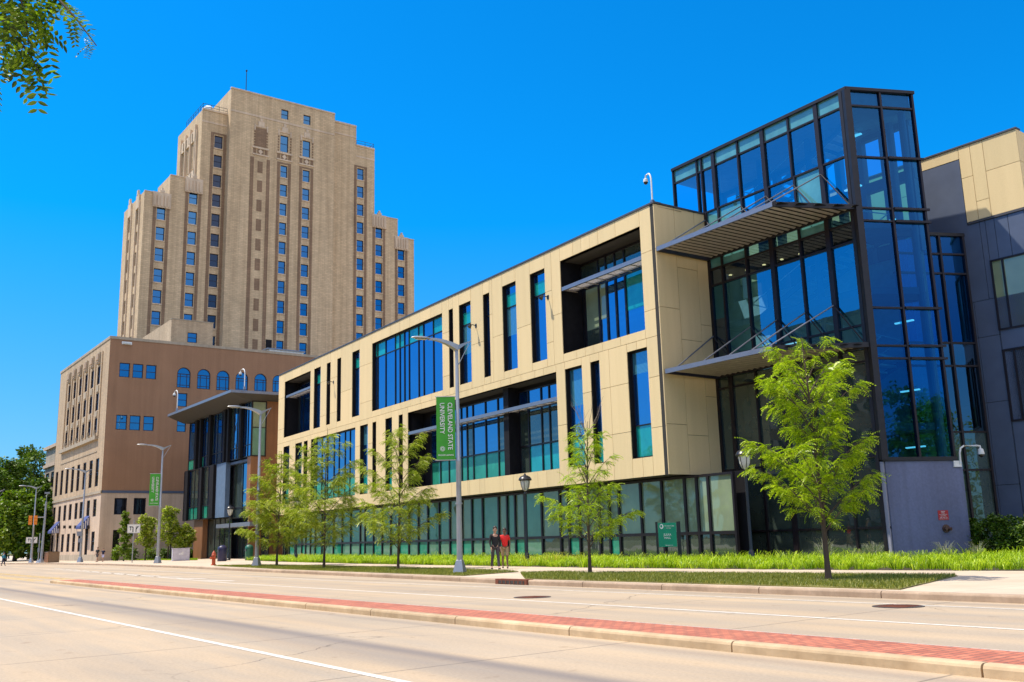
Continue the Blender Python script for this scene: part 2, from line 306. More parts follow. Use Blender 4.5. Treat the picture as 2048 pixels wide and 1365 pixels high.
def brick_mat():
    k = NT('red_pavers'); o = k.coord()
    bt = k.n('ShaderNodeTexBrick', Scale=1.0); bt.inputs['Brick Width'].default_value = 0.21; bt.inputs['Row Height'].default_value = 0.105
    bt.inputs['Mortar Size'].default_value = 0.009; bt.inputs['Color1'].default_value = (0.56, 0.19, 0.105, 1); bt.inputs['Color2'].default_value = (0.39, 0.12, 0.07, 1)
    bt.inputs['Mortar'].default_value = (0.15, 0.08, 0.06, 1); k.l(k.mapping(o, rot=(0, 0, pi/2)), bt.inputs['Vector'])
    b = k.mix(0.5, bt.outputs[0], k.mix(1.0, bt.outputs[0], k.ramp(k.noise(o, 1.2, 5), [(0.3, (0.75, 0.75, 0.75)), (0.7, (1.25, 1.2, 1.2))]), 'MULTIPLY'))
    k.l(b, k.b.inputs['Base Color']); k.b.inputs['Roughness'].default_value = 0.85; k.bump(k.noise(o, 30, 3), 0.3, 0.01); return k.m
M['brick'] = brick_mat()
M['lawnsoil'] = P('lawn_ground', (0.17, 0.15, 0.04), 0.95, var=0.35, scale=1.5)

# ------------------------------------------------------------------ mesh helpers
class MB:
    def __init__(s): s.v = []; s.f = []; s.fm = []; s.mats = []
    def mi(s, m):
        m = M[m] if isinstance(m, str) else m
        if m not in s.mats: s.mats.append(m)
        return s.mats.index(m)
    def poly(s, pts, m):
        i = len(s.v); s.v += [tuple(map(float, p)) for p in pts]; s.f.append(tuple(range(i, i+len(pts)))); s.fm.append(s.mi(m))
    def hexa(s, b, t, m):               # b, t: 4 bottom and 4 top points, same winding (ccw from above)
        i = len(s.v); s.v += [tuple(map(float, p)) for p in b] + [tuple(map(float, p)) for p in t]; k = s.mi(m)
        for f in ((3, 2, 1, 0), (4, 5, 6, 7), (0, 1, 5, 4), (1, 2, 6, 5), (2, 3, 7, 6), (3, 0, 4, 7)):
            s.f.append(tuple(i+j for j in f)); s.fm.append(k)
    def box(s, x0, x1, y0, y1, z0, z1, m):
        if x0 > x1: x0, x1 = x1, x0
        if y0 > y1: y0, y1 = y1, y0
        p = [(x0, y0), (x1, y0), (x1, y1), (x0, y1)]
        s.hexa([(*q, z0) for q in p], [(*q, z1) for q in p], m)
    def prism(s, poly, z0, z1, m, mt=None):
        n = len(poly); i = len(s.v)
        a = sum(poly[j][0]*poly[(j+1) % n][1]-poly[(j+1) % n][0]*poly[j][1] for j in range(n))
        if a < 0: poly = poly[::-1]
        s.v += [(*map(float, p), z0) for p in poly] + [(*map(float, p), z1) for p in poly]; k = s.mi(m)
        for j in range(n):
            s.f.append((i+j, i+(j+1) % n, i+n+(j+1) % n, i+n+j)); s.fm.append(k)
        s.f.append(tuple(i+n+j for j in range(n))); s.fm.append(s.mi(mt or m))
        s.f.append(tuple(i+n-1-j for j in range(n))); s.fm.append(k)
    def tube(s, pts, radii, m, n=8, cap=True):
        pts = [Vector(p) for p in pts]; rings = []; k = s.mi(m); up = Vector((0, 0, 1))
        if isinstance(radii, (int, float)): radii = [radii]*len(pts)
        d0 = (pts[1]-pts[0]).normalized(); ref = Vector((1, 0, 0)) if abs(d0.z) > 0.9 else up
        for j, p in enumerate(pts):
            if j == 0: d = pts[1]-pts[0]
            elif j == len(pts)-1: d = pts[-1]-pts[-2]
            else: d = (pts[j+1]-pts[j]).normalized()+(pts[j]-pts[j-1]).normalized()
            d.normalize(); a = d.cross(ref)
            if a.length < 1e-4: a = d.cross(Vector((0, 1, 0)))
            a.normalize(); b = d.cross(a); r = radii[j]; i = len(s.v)
            for q in range(n):
                t = 2*pi*q/n; s.v.append(tuple(p+a*(cos(t)*r)+b*(sin(t)*r)))
            rings.append(i)
        for j in range(len(rings)-1):
            for q in range(n):
                q2 = (q+1) % n; s.f.append((rings[j]+q, rings[j]+q2, rings[j+1]+q2, rings[j+1]+q)); s.fm.append(k)
        if cap:
            s.f.append(tuple(rings[0]+n-1-q for q in range(n))); s.fm.append(k)
            s.f.append(tuple(rings[-1]+q for q in range(n))); s.fm.append(k)
    def lathe(s, prof, m, n=16, c=(0, 0)):
        k = s.mi(m); i = len(s.v)
        for r, z in prof:
            for q in range(n): t = 2*pi*q/n; s.v.append((c[0]+cos(t)*r, c[1]+sin(t)*r, z))
        for j in range(len(prof)-1):
            for q in range(n):
                q2 = (q+1) % n; s.f.append((i+j*n+q, i+j*n+q2, i+(j+1)*n+q2, i+(j+1)*n+q)); s.fm.append(k)
        s.f.append(tuple(i+n-1-q for q in range(n))); s.fm.append(k)
        s.f.append(tuple(i+(len(prof)-1)*n+q for q in range(n))); s.fm.append(k)
    def bar(s, a, b, w, m): s.tube([a, b], w, m, 6)
    def build(s, name, parent=None, smooth=False, origin=None):
        me = bpy.data.meshes.new(name); me.from_pydata(s.v, [], s.f)
        for m in s.mats: me.materials.append(m)
        me.polygons.foreach_set('material_index', s.fm)
        if smooth: me.polygons.foreach_set('use_smooth', [True]*len(s.f))
        me.update(); o = bpy.data.objects.new(name, me); C.objects.link(o)
        if smooth:
            try: me.set_sharp_from_angle(angle=radians(40))
            except Exception: pass
        if parent is not None:
            o.parent = parent
            if parent.type == 'EMPTY': o.location = -Vector(parent.location) if parent.get('_abs') else (0, 0, 0)
        return o
def nobj(name, V, F, mats, parent=None, fm=None):
    me = bpy.data.meshes.new(name); V = np.asarray(V, np.float32); F = np.asarray(F, np.int32); k = F.shape[1]
    me.vertices.add(len(V)); me.vertices.foreach_set('co', V.ravel()); me.loops.add(F.size); me.loops.foreach_set('vertex_index', F.ravel())
    me.polygons.add(len(F)); me.polygons.foreach_set('loop_start', np.arange(0, F.size, k, dtype=np.int32))
    for m in mats: me.materials.append(M[m])
    if fm is not None: me.polygons.foreach_set('material_index', np.asarray(fm, np.int32))
    me.update(calc_edges=True); me.validate(); o = bpy.data.objects.new(name, me); C.objects.link(o)
    if parent is not None:
        o.parent = parent
        if parent.type == 'EMPTY' and parent.get('_abs'): o.location = -Vector(parent.location)
    return o
def tag(o, label=None, cat=None, group=None, kind=None):
    if label: o['label'] = label
    if cat: o['category'] = cat
    if group: o['group'] = group
    if kind: o['kind'] = kind
    return o
def thing(name, loc, label, cat, group=None, rz=0, absolute=False):
    o = bpy.data.objects.new(name, None); C.objects.link(o); o.location = loc; o.rotation_euler = (0, 0, rz)
    o.empty_display_size = 0.3
    if absolute: o['_abs'] = 1
    return tag(o, label, cat, group)
def copy_tree(o, parent=None):
    c = o.copy(); C.objects.link(c)
    if parent is not None: c.parent = parent; c.matrix_parent_inverse = o.matrix_parent_inverse
    for ch in o.children: copy_tree(ch, c)
    return c
def struct(o, label=None): return tag(o, label, None, None, 'structure')

class Wall:
    """vertical wall frame: u along it, v outward, z up"""
    def __init__(s, P, deg):
        s.P = np.array(P[:2], float); a = radians(deg); s.t = np.array([cos(a), sin(a)]); s.n = np.array([sin(a), -cos(a)]); s.deg = deg
    def pt(s, u, v, z): q = s.P+s.t*u+s.n*v; return (q[0], q[1], z)
    def px(s, x, y, v=0.0):
        d = ray(x, y); n = s.n; Q = s.P+s.n*v; k = np.dot(n, Q)/np.dot(n, d[:2]); q = d[:2]*k
        return float(np.dot(q-Q, s.t)), float(d[2]*k+CZ)
    def box(s, b, u0, u1, v0, v1, z0, z1, m):
        if u0 > u1: u0, u1 = u1, u0
        if v0 > v1: v0, v1 = v1, v0
        c = [(u0, v1), (u1, v1), (u1, v0), (u0, v0)]
        b.hexa([s.pt(u, v, z0) for u, v in c], [s.pt(u, v, z1) for u, v in c], m)
    def quad(s, b, u0, u1, v, z0, z1, m):
        b.poly([s.pt(u0, v, z0), s.pt(u1, v, z0), s.pt(u1, v, z1), s.pt(u0, v, z1)], m)
    def rect(s, x0, y0, x1, y1, v=0.0):      # top-left pixel, bottom-right pixel -> u0,u1,z0,z1
        u0, z1 = s.px(x0, y0, v); u1, z0 = s.px(x1, y1, v); return [u0, u1, z0, z1]

def holed_wall(b, W, u0, u1, z0, z1, holes, m, depth=0.3, mr=None, v=0.0):
    us = sorted({u0, u1, *[max(u0, min(u1, h[0])) for h in holes], *[max(u0, min(u1, h[1])) for h in holes]})
    for a, c in zip(us[:-1], us[1:]):
        if c-a < 1e-5: continue
        mid = (a+c)/2; hs = sorted([h for h in holes if h[0] < mid < h[1]], key=lambda h: h[2]); z = z0
        for h in hs:
            if h[2] > z+1e-4: W.quad(b, a, c, v, z, min(h[2], z1), m)
            z = h[3]
        if z < z1-1e-4: W.quad(b, a, c, v, z, z1, m)
    mr = mr or m
    for h in holes:
        a, c, d, e = h[:4]
        b.poly([W.pt(a, v, d), W.pt(a, v, e), W.pt(a, v-depth, e), W.pt(a, v-depth, d)], mr)
        b.poly([W.pt(c, v, e), W.pt(c, v, d), W.pt(c, v-depth, d), W.pt(c, v-depth, e)], mr)
        b.poly([W.pt(a, v, e), W.pt(c, v, e), W.pt(c, v-depth, e), W.pt(a, v-depth, e)], mr)
        b.poly([W.pt(a, v-depth, d), W.pt(c, v-depth, d), W.pt(c, v, d), W.pt(a, v, d)], mr)

def glazing(W, r, v, parent, us=(), zs=(), fr=0.07, mw=0.05, frame='mull', zones=None, name='window', depth=0.10, panes=None):
    """frame + mullions with pane child. zones: list of (zlow, zhigh, material) or callable(i,j)"""
    u0, u1, z0, z1 = r; b = MB()
    W.box(b, u0, u0+fr, v-depth/2, v+depth/2, z0, z1, frame); W.box(b, u1-fr, u1, v-depth/2, v+depth/2, z0, z1, frame)
    W.box(b, u0+fr, u1-fr, v-depth/2+.003, v+depth/2-.003, z0, z0+fr, frame); W.box(b, u0+fr, u1-fr, v-depth/2+.003, v+depth/2-.003, z1-fr, z1, frame)
    for u in us: W.box(b, u-mw/2, u+mw/2, v-depth/2+.006, v+depth/2-.006, z0+fr, z1-fr, frame)
    for z in zs: W.box(b, u0+fr, u1-fr, v-depth/2+.012, v+depth/2-.012, z-mw/2, z+mw/2, frame)
    o = b.build(name, parent)
    p = MB(); ue = [u0+fr*.5, *sorted(us), u1-fr*.5]; ze = [z0+fr*.5, *sorted(zs), z1-fr*.5]
    for i in range(len(ue)-1):
        for j in range(len(ze)-1):
            m = panes(i, j) if panes else 'g_blue'
            if isinstance(m, (list, tuple)):       # split cell: (lower mat, upper mat, fraction)
                zc = ze[j]+(ze[j+1]-ze[j])*m[2]
                W.quad(p, ue[i], ue[i+1], v-.02, ze[j], zc, m[0]); W.quad(p, ue[i], ue[i+1], v-.02, zc, ze[j+1], m[1])
            else: W.quad(p, ue[i], ue[i+1], v-.02, ze[j], ze[j+1], m)
    p.build('pane', o)
    return o

def text_mesh(s, size, mat, parent, mw, name='lettering', align='CENTER', extrude=0.003, spacing=1.0, font_scale_x=1.0):
    cu = bpy.data.curves.new(name, 'FONT'); cu.body = s; cu.size = size; cu.align_x = align; cu.align_y = 'CENTER'; cu.extrude = extrude
    cu.space_character = spacing; cu.resolution_u = 3; cu.offset = size*0.012
    t = bpy.data.objects.new(name, cu); C.objects.link(t)
    dg = bpy.context.evaluated_depsgraph_get(); me = bpy.data.meshes.new_from_object(t.evaluated_get(dg)); bpy.data.objects.remove(t)
    me.materials.clear(); me.materials.append(M[mat]); o = bpy.data.objects.new(name, me); C.objects.link(o); o.parent = parent
    o.matrix_basis = mw @ Matrix.Diagonal((font_scale_x, 1, 1, 1)); return o

# ================================================================== GROUND
b = MB(); b.poly([(-1500, -1500, -0.06), (1500, -1500, -0.06), (1500, 1500, -0.06), (-1500, 1500, -0.06)], 'lawnsoil'); struct(b.build('ground'))
b = MB(); b.poly([(-500, -14, 0), (200, -14, 0), (200, 30, 0), (-500, 30, 0)], 'road'); struct(b.build('road'), 'pale tan concrete road with worn tyre bands')
curb = [(200, 18.15), (-9, 18.2), (-25.2, 18.3), (-33, 19.0), (-44.7, 19.9), (-51.4, 20.4), (-69.6, 21.9), (-97, 23.2), (-118, 22.6), (-135, 20.5), (-500, 20.5)]
b = MB(); b.prism([(x, y+0.2) for x, y in curb]+[(-500, 200), (200, 200)], -0.05, 0.15, 'walk'); struct(b.build('sidewalk'), 'pale concrete sidewalk between the road and the buildings')
# far kerb as short rounded stones
def kerb_run(name, pts, mat, side=1, seg=3.0, w=0.2, h=0.152):
    b = MB(); 
    for (x0, y0), (x1, y1) in zip(pts[:-1], pts[1:]):
        L = sqrt((x1-x0)**2+(y1-y0)**2); n = max(1, int(L/seg)); t = np.array([(x1-x0)/L, (y1-y0)/L]); nn = np.array([-t[1], t[0]])*side
        for i in range(n):
            a = np.array([x0, y0])+t*(L*i/n+0.012); c = np.array([x0, y0])+t*(L*(i+1)/n-0.012)
            prof = [(0, -.05), (0, h-.045), (.012, h-.02), (.035, h-.004), (.06, h), (w, h), (w, -.05)]
            k = b.mi(mat); i0 = len(b.v)
            for q in (a, c):
                for s_, z in prof: p = q+nn*s_; b.v.append((p[0], p[1], z))
            m_ = len(prof)
            for j in range(m_-1):
                f = (i0+j, i0+j+1, i0+m_+j+1, i0+m_+j); b.f.append(f if side < 0 else f[::-1]); b.fm.append(k)
            b.f.append(tuple(i0+j for j in range(m_))); b.fm.append(k); b.f.append(tuple(i0+m_+j for j in range(m_))[::-1]); b.fm.append(k)
    return struct(b.build(name))
fc = [(x, y) for x, y in curb if x > -200][::-1]; fc = [(-200, 20.5)]+fc; fc[-1] = (120, 18.15)
# leave the gap of the storm drain
kerb_run('far_kerb', fc, 'kerb2', 1, 3.2, w=0.2)
# median
kerb_run('median_kerb', [(-48.6, 9.18), (60, 9.15)], 'kerb', 1, 3.05, w=0.14, h=0.129)
kerb_run('median_kerb', [(-48.6, 10.36), (60, 10.36)], 'paint', -1, 3.05, w=0.07, h=0.129)
b = MB(); b.prism([(-48.3, 9.29), (60, 9.26), (60, 10.31), (-48.3, 10.31)], 0.0, 0.125, 'brick')
struct(b.build('median_paving'), 'red brick paving strip along the median')
b = MB(); b.lathe([(0.61, -0.05), (0.61, 0.10), (0.56, 0.12), (0.45, 0.128)], 'kerb', 20, (-48.6, 9.77)); struct(b.build('median_nose', smooth=True))
# paint
def strip(b, x0, y0, x1, y1, w, m, z=0.004):
    L = sqrt((x1-x0)**2+(y1-y0)**2); n = (-(y1-y0)/L*w/2, (x1-x0)/L*w/2)
    b.poly([(x0-n[0], y0-n[1], z), (x1-n[0], y1-n[1], z), (x1+n[0], y1+n[1], z), (x0+n[0], y0+n[1], z)], m)
b = MB(); strip(b, -140, 5.0, 60, 5.15, 0.11, 'paint'); struct(b.build('lane_line'))
b = MB(); strip(b, -38, 13.68, 60, 13.66, 0.11, 'paint'); struct(b.build('lane_line'))
b = MB(); strip(b, -36, 16.85, 2, 17.0, 0.09, 'paint'); strip(b, -95, 20.3, -36, 16.85, 0.09, 'paint'); struct(b.build('edge_line'))
b = MB()
for i in range(11):
    x = -86+i*4.3; strip(b, x, 15.6-i*.13, x+2.6, 16.9-i*.22, 0.28, 'paint')
strip(b, -90, 17.2, -38, 13.68, 0.12, 'paint'); struct(b.build('gore_marking'))
b = MB()
for y in (9.3, 9.75, 11.0, 11.4): strip(b, -140, y, -53, y*0.9+.9, 0.13, 'painty')
for i in range(9): strip(b, -90+i*4, 9.8, -88.4+i*4, 11.3, 0.2, 'painty')
struct(b.build('centre_line'))
for (x, y) in ((-19.4, 14.54), (-10.75, 16.5)):
    b = MB(); b.lathe([(0.46, 0.0), (0.46, 0.008), (0.40, 0.010), (0.39, 0.006), (0.0, 0.007)], 'iron', 28, (0, 0))
    for q in range(-3, 4): b.box(-0.3, 0.3, q*.09-.012, q*.09+.012, 0.006, 0.013, 'rust')
    o = b.build('manhole_cover', None); o.location = (x, y, 0)
    tag(o, 'round iron manhole cover in the far lane near the striding pair' if x < -15 else 'round iron manhole cover in the far lane at the right near the driveway', 'manhole cover', 'manhole covers in the far lane')
b = MB(); dx, dy = gnd(1047, 1168, 0)
b.box(-0.85, 0.85, -0.03, 0.24, 0.0, 0.165, 'rust'); b.box(-0.72, 0.72, -0.04, -0.032, 0.02, 0.12, 'iron')
for q in range(7): b.box(-0.7+q*.22, -0.66+q*.22, -0.052, -0.041, 0.02, 0.12, 'rust')
o = b.build('storm_drain'); o.location = (dx, 18.27, 0); tag(o, 'rust red storm drain inlet set into the far kerb', 'drain')

# lawns and beds
lawnA = [(-25.3, 18.7), (-29.5, 21.6), (-28.5, 22.6), (-14.2, 24.6), (-12.1, 18.7)]
lawnB = [(-66, 22.6), (-62, 24.6), (-50, 24.3), (-38, 23.6), (-31, 22.6), (-29.9, 19.3), (-33, 19.5), (-44.7, 20.4), (-51.4, 20.9)]
bed = [(-86, 32.5), (-73, 30.2), (-56, 28.2), (-38.5, 27.1), (-30.5, 26.6), (-19.3, 27.2), (-14, 27.9), (-6, 28.2), (6, 29), (6, 40), (-22.6, 40.0), (-23.8, 36.3), (-33.5, 33.8), (-50, 34.9), (-90, 37.4)]
for nm, pg in (('lawn_ground', lawnA), ('lawn_ground', lawnB)):
    b = MB(); b.prism(pg, 0.10, 0.175, 'lawnsoil'); struct(b.build(nm))
b = MB(); b.prism([(x, y+.12) if y < 31 else (x, y) for x, y in bed], 0.10, 0.165, 'soil'); struct(b.build('bed_soil'))
def inpoly(x, y, poly):
    r = np.zeros(len(x), bool); n = len(poly)
    for i in range(n):
        x0, y0 = poly[i]; x1, y1 = poly[(i+1) % n]
        c = ((y0 > y) != (y1 > y)) & (x < (x1-x0)*(y-y0)/(y1-y0+1e-12)+x0); r ^= c
    return r
def scatter(poly, n):
    xs = [p[0] for p in poly]; ys = [p[1] for p in poly]; x = rng.uniform(min(xs), max(xs), n); y = rng.uniform(min(ys), max(ys), n)
    k = inpoly(x, y, poly); return x[k], y[k]
def blades(x, y, z, h, w, lean, segs=2, name='grass', mat='blade', az=None, droop=.62):
    n = len(x); az = rng.uniform(0, 2*pi, n) if az is None else az; h = h*rng.uniform(.6, 1.2, n); ln = lean*rng.uniform(.3, 1.3, n)*h
    dx, dy = np.cos(az), np.sin(az); tw = az+pi/2+rng.uniform(-.9, .9, n); sx, sy = np.cos(tw)*w/2, np.sin(tw)*w/2
    V = []; 
    for s_ in range(segs+1):
        t = s_/segs; hh = h*(np.sin(t*pi*droop)/(1.0 if droop > .5 else sin(pi*droop)) if segs > 1 else t); ll = ln*t**1.5; ww = 1.0-t*0.85
        V.append(np.stack([x+dx*ll-sx*ww, y+dy*ll-sy*ww, z+hh], 1)); V.append(np.stack([x+dx*ll+sx*ww, y+dy*ll+sy*ww, z+hh], 1))
    V = np.stack(V, 1).reshape(-1, 3); k = 2*(segs+1); base = np.arange(n)[:, None]*k
    F = np.concatenate([np.stack([base[:, 0]+2*j, base[:, 0]+2*j+1, base[:, 0]+2*j+3, base[:, 0]+2*j+2], 1) for j in range(segs)])
    return nobj(name, V, F, [mat])
for pg, n in ((lawnA, 75000), (lawnB, 90000)):
    x, y = scatter(pg, n)
    for bp_ in ((1660, 1162), (1178, 1148), (798, 1140), (646, 1137), (555, 1133)):
        tx_, ty_ = gnd(*bp_); kk = ((x-tx_)/.62)**2+((y-ty_)/.5)**2 > rng.uniform(.7, 1.2, len(x)); x, y = x[kk], y[kk]
    pt_ = np.sin(x*2.3+np.sin(y*3))+np.sin(y*4.1+x*.7); kk = pt_ > rng.uniform(-2.6, -.9, len(x)); x, y = x[kk], y[kk]
    o = blades(x, y, np.full(len(x), .175), 0.075, 0.014, 0.6, 1, 'lawn_grass', 'lawn')
    tag(o, 'short mown grass of the '+('verge at the right below the leaning young tree' if n == 75000 else 'verge at the left under the row of young trees'), 'grass', None, 'stuff')
# clumps of strap leaves
def clumps(poly, nc, per, h, mat, name, label, spread=0.12, lean=1.0, w=0.02, z=0.165, filt=None):
    cx, cy = scatter(poly, nc)
    if filt is not None: k = filt(cx, cy); cx, cy = cx[k], cy[k]
    hh = h*rng.uniform(.6, 1.2, len(cx))*(1+.22*np.sin(cx*1.7+np.sin(cy*2))+.16*np.sin(cx*4.3+cy*3.1))
    x = np.repeat(cx, per)+rng.normal(0, spread, len(cx)*per); y = np.repeat(cy, per)+rng.normal(0, spread, len(cx)*per)
    az = np.arctan2(y-np.repeat(cy, per), x-np.repeat(cx, per))+rng.normal(0, .5, len(x))
    o = blades(x, y, np.full(len(x), z), np.repeat(hh, per), w, lean, 4, name, mat, az, .60 if 'grass' in name else .80); return tag(o, label, 'ground cover', None, 'stuff')
front = lambda a: (lambda x, y: y < a)
bedfront = bed[:9]+[(6, 31.5), (-14, 31), (-30, 30.0), (-38, 31), (-56, 32.2), (-73, 33.6), (-86, 35)]
clumps(bedfront, 3600, 24, 0.30, 'blade', 'liriope', 'bright green strap-leaved ground cover along the front of the building', 0.07, 1.7, 0.026)
clumps(bed, 3600, 14, 0.34, 'blade', 'liriope', 'bright green strap-leaved ground cover at the back of the bed by the glass', 0.12, 1.4, 0.026)
ys = [p for p in (gnd(1130, 1131), gnd(1480, 1128), gnd(1110, 1130), gnd(600, 1122), gnd(560, 1120))]
def near(x, y, r=1.5):
    k = np.zeros(len(x), bool)
    for (a, c), rr in zip(ys, (1.8, .9, 2.0, 2.5, 2.5)): k |= (abs(x-a) < rr) & (abs(y-c) < 1.0)
    return k
clumps(bedfront, 5200, 13, 0.40, 'bladey', 'yellow_grass', 'yellowing clumps of grass in the green bed', 0.08, 0.6, 0.02, 0.165, near)
bb = [(-27, 33.2), (-24.5, 33.0), (-23, 35.4), (-20.5, 37.0), (-20.5, 38.6), (-27, 35.0)]
clumps(bb, 16, 90, 0.6, 'bladeb', 'ornamental_grass', 'tufts of grey green ornamental grass at the foot of the blue grey stone base', 0.10, 0.8, 0.015)
bb2 = [(-19, 33), (-8, 31), (-8, 36), (-19, 37)]
clumps(bb2, 14, 90, 0.6, 'bladeb', 'ornamental_grass', 'tufts of straw coloured ornamental grass at the right end of the bed', 0.10, 0.8, 0.015)

# ================================================================== MODERN BUILDING
C0 = (-33.144, 33.258); WA = Wall(C0, -3.4)
UB = thing('university_building', (C0[0], C0[1], 0), 'modern hall with cream panel upper floors, deep blue glass corner tower and ground floor glazing', 'building', absolute=True)
ZT, ZB = 17.93, 4.25
UL = -56.75
S3_ = lambda x, y: (540+x*.3811, 620+y*.3811)
S4_ = lambda x, y: (900+x*.2638, 440+y*.2638)
S5_ = lambda x, y: (900+x*.3077, 760+y*.3077)
S6_ = lambda x, y: (1280+x*.3516, 160+y*.3516)
S7_ = lambda x, y: (1300+x*.4103, 600+y*.4103)
S8_ = lambda x, y: (1700+x*.4103, 240+y*.4103)
def U(x, y, v=0.0, W=None): return (W or WA).px(x, y, v)[0]
ZU0, ZU1, ZL0, ZL1 = 11.60, 17.05, 5.22, 10.69
up = [(569.7, 764.8, 619.3, 860.9), (628.4, 737.4, 639.8, 850.6), (653.6, 726.7, 659.7, 846.8), (674.5, 717.2, 681, 841), (704.6, 703.1, 718.4, 830.4),
      (744.3, 687.8, 885.7, 779.3), (897.1, 621.9, 907.8, 774.3), (917.4, 611.5, 943.5, 763.2), (965.4, 590.4, 981.8, 752.6), (1003.7, 573.2, 1035.6, 736),
      (1059, 549.5, 1094.7, 718.3), (1119.5, 523.1, 1290.4, 661)]
lo = [(567, 893, 577, 985), (590.8, 885.5, 602, 985), (607.7, 883, 613.5, 985), (622, 878, 709.6, 982), (719.9, 853, 735, 968.7), (744.7, 846.8, 751.9, 974.4),
      (770.6, 839, 783.9, 974), (797.2, 831.5, 805.6, 959), (815.5, 826.6, 1119, 937.8), (1129.5, 739.4, 1171, 923), (1180.1, 724.9, 1207, 917), (1253.5, 704.6, 1305.5, 911.4)]
UP = [[U(a, b_), U(c, d), ZU0, ZU1] for a, b_, c, d in up]; LO = [[U(a, b_), U(c, d), ZL0, ZL1] for a, b_, c, d in lo]
# cladding panels: individual sheets with open joints over a black backing
def cladding(W, u0, u1, rows, name='cladding', gap=0.022, th=0.05, back=True, mat='panel', parent=None):
    b = MB(); 
    for (z0, z1, breaks, holes, seams) in rows:
        us = sorted({u0, u1, *[x for x in breaks if u0 < x < u1]})
        for i, (a, c) in enumerate(zip(us[:-1], us[1:])):
            if c-a < 0.03: continue
            mid = (a+c)/2; hs = [h for h in holes if h[0]-1e-4 < mid < h[1]+1e-4]
            if hs: spans = [(z0, hs[0][2]), (hs[0][3], z1)]
            else:
                zz = [z0, *sorted(s_ for s_ in seams(i, a, c) if z0 < s_ < z1), z1]; spans = list(zip(zz[:-1], zz[1:]))
            for p, q in spans:
                if q-p < 0.05: continue
                W.box(b, a+gap/2, c-gap/2, -th, 0.0, p+gap/2, q-gap/2, mat)
    return b.build(name, parent or UB)
def seamsU(i, a, c): return [15.55, 12.5] if i % 2 else [14.1] if c-a < 1.2 else [15.55, 12.5]
brU = [x for h in UP for x in h[:2]]; brL = [x for h in LO for x in h[:2]]
# further joints above and below wide openings
wide = []
for h in UP+LO:
    if h[1]-h[0] > 3:
        pass
brU += [U(x, 600) for x in (1149, 1166, 1183.5, 1201, 1237)] + list(np.linspace(UP[5][0], UP[5][1], 8)) + [-50.5, -52.8] + [-9.2, -13.2, -15.9, -18.6]
brL += [U(x, 900) for x in (938, 958, 1025, 1046, 1074, 1092)] + list(np.linspace(LO[8][0], LO[8][1]-6, 7)) + list(np.linspace(LO[3][0], LO[3][1], 6)) + [-4.2, -1.9]
ZM = 11.12
cladding(WA, UL, 0.0, [(ZM, ZT, brU, UP, lambda i, a, c: [15.55, 12.5] if i % 3 != 1 else [14.0]), (ZB, ZM, brL, LO, lambda i, a, c: [9.1, 6.6] if i % 3 != 1 else [7.6])])
b = MB(); holed_wall(b, WA, UL, -0.01, ZB+.01, ZT-.02, UP+LO, 'joint', 0.26, 'reveal', v=-0.045); b.build('wall_backing', UB)
# coping, soffit, body
b = MB(); WA.box(b, UL-.03, 0.06, -.45, 0.05, ZT+.003, ZT+.10, 'coping'); b.build('coping', UB)
b = MB(); q = [WA.pt(UL, -.3, 0)[:2], WA.pt(-0.35, -.3, 0)[:2], WA.pt(-.35, -3.55, 0)[:2], WA.pt(-3.5, -3.7, 0)[:2], WA.pt(-3.5, -20, 0)[:2], WA.pt(UL, -20, 0)[:2]]
b.prism(q, ZM, ZT-.15, 'intdark', 'roofgrey')
b2 = MB()
# core behind recesses so interiors stay closed
b.v = []; b.f = []; b.fm = []
qq = [WA.pt(UL+.3, -1.75, 0)[:2], WA.pt(-0.35, -1.75, 0)[:2], WA.pt(-.35, -3.55, 0)[:2], WA.pt(-3.0, -3.7, 0)[:2], WA.pt(-3.0, -20, 0)[:2], WA.pt(UL+.3, -20, 0)[:2]]
b.prism(qq, ZB, ZT-.2, 'intdark', 'roofgrey'); b.build('building_core', UB)
b = MB(); b.poly([WA.pt(UL, -.05, ZB), WA.pt(0, -.05, ZB), WA.pt(0, -1.9, ZB), WA.pt(UL, -1.9, ZB)], 'soffit')
b.poly([WA.pt(UL, -.3, ZT-.12), WA.pt(0, -.3, ZT-.12), WA.pt(0, -1.9, ZT-.12), WA.pt(UL, -1.9, ZT-.12)], 'roofgrey'); b.build('soffit', UB)
# right return of the cream box
WB = Wall(C0, 88.0); SL = 3.60
zs1 = WB.px(*S6_(100, 840))[1]; zs2 = WB.px(*S6_(105, 1178))[1]
ub1 = WB.px(*S6_(190, 730))[0]; ub2 = WB.px(*S6_(305, 770))[0]
cladding(WB, 0.0, SL, [(ZB, ZT, [ub1, ub2], [], lambda i, a, c: [15.55, 12.55, 9.35, 6.7] if i == 0 else [14.75, 11.0, 6.2] if i == 1 else [11.9, 8.2])], name='side_cladding')
b = MB(); WB.box(b, 0.0, SL, -.3, -.055, ZB, ZT-.01, 'joint'); WB.box(b, -.05, SL, -.35, .05, ZT+.003, ZT+.09, 'coping'); b.build('side_backing', UB)
b = MB(); b.poly([WA.pt(UL, 0, ZB+.02), WA.pt(UL, -12, ZB+.02), WA.pt(UL, -12, ZT), WA.pt(UL, 0, ZT)], 'panel'); b.build('end_wall', UB)

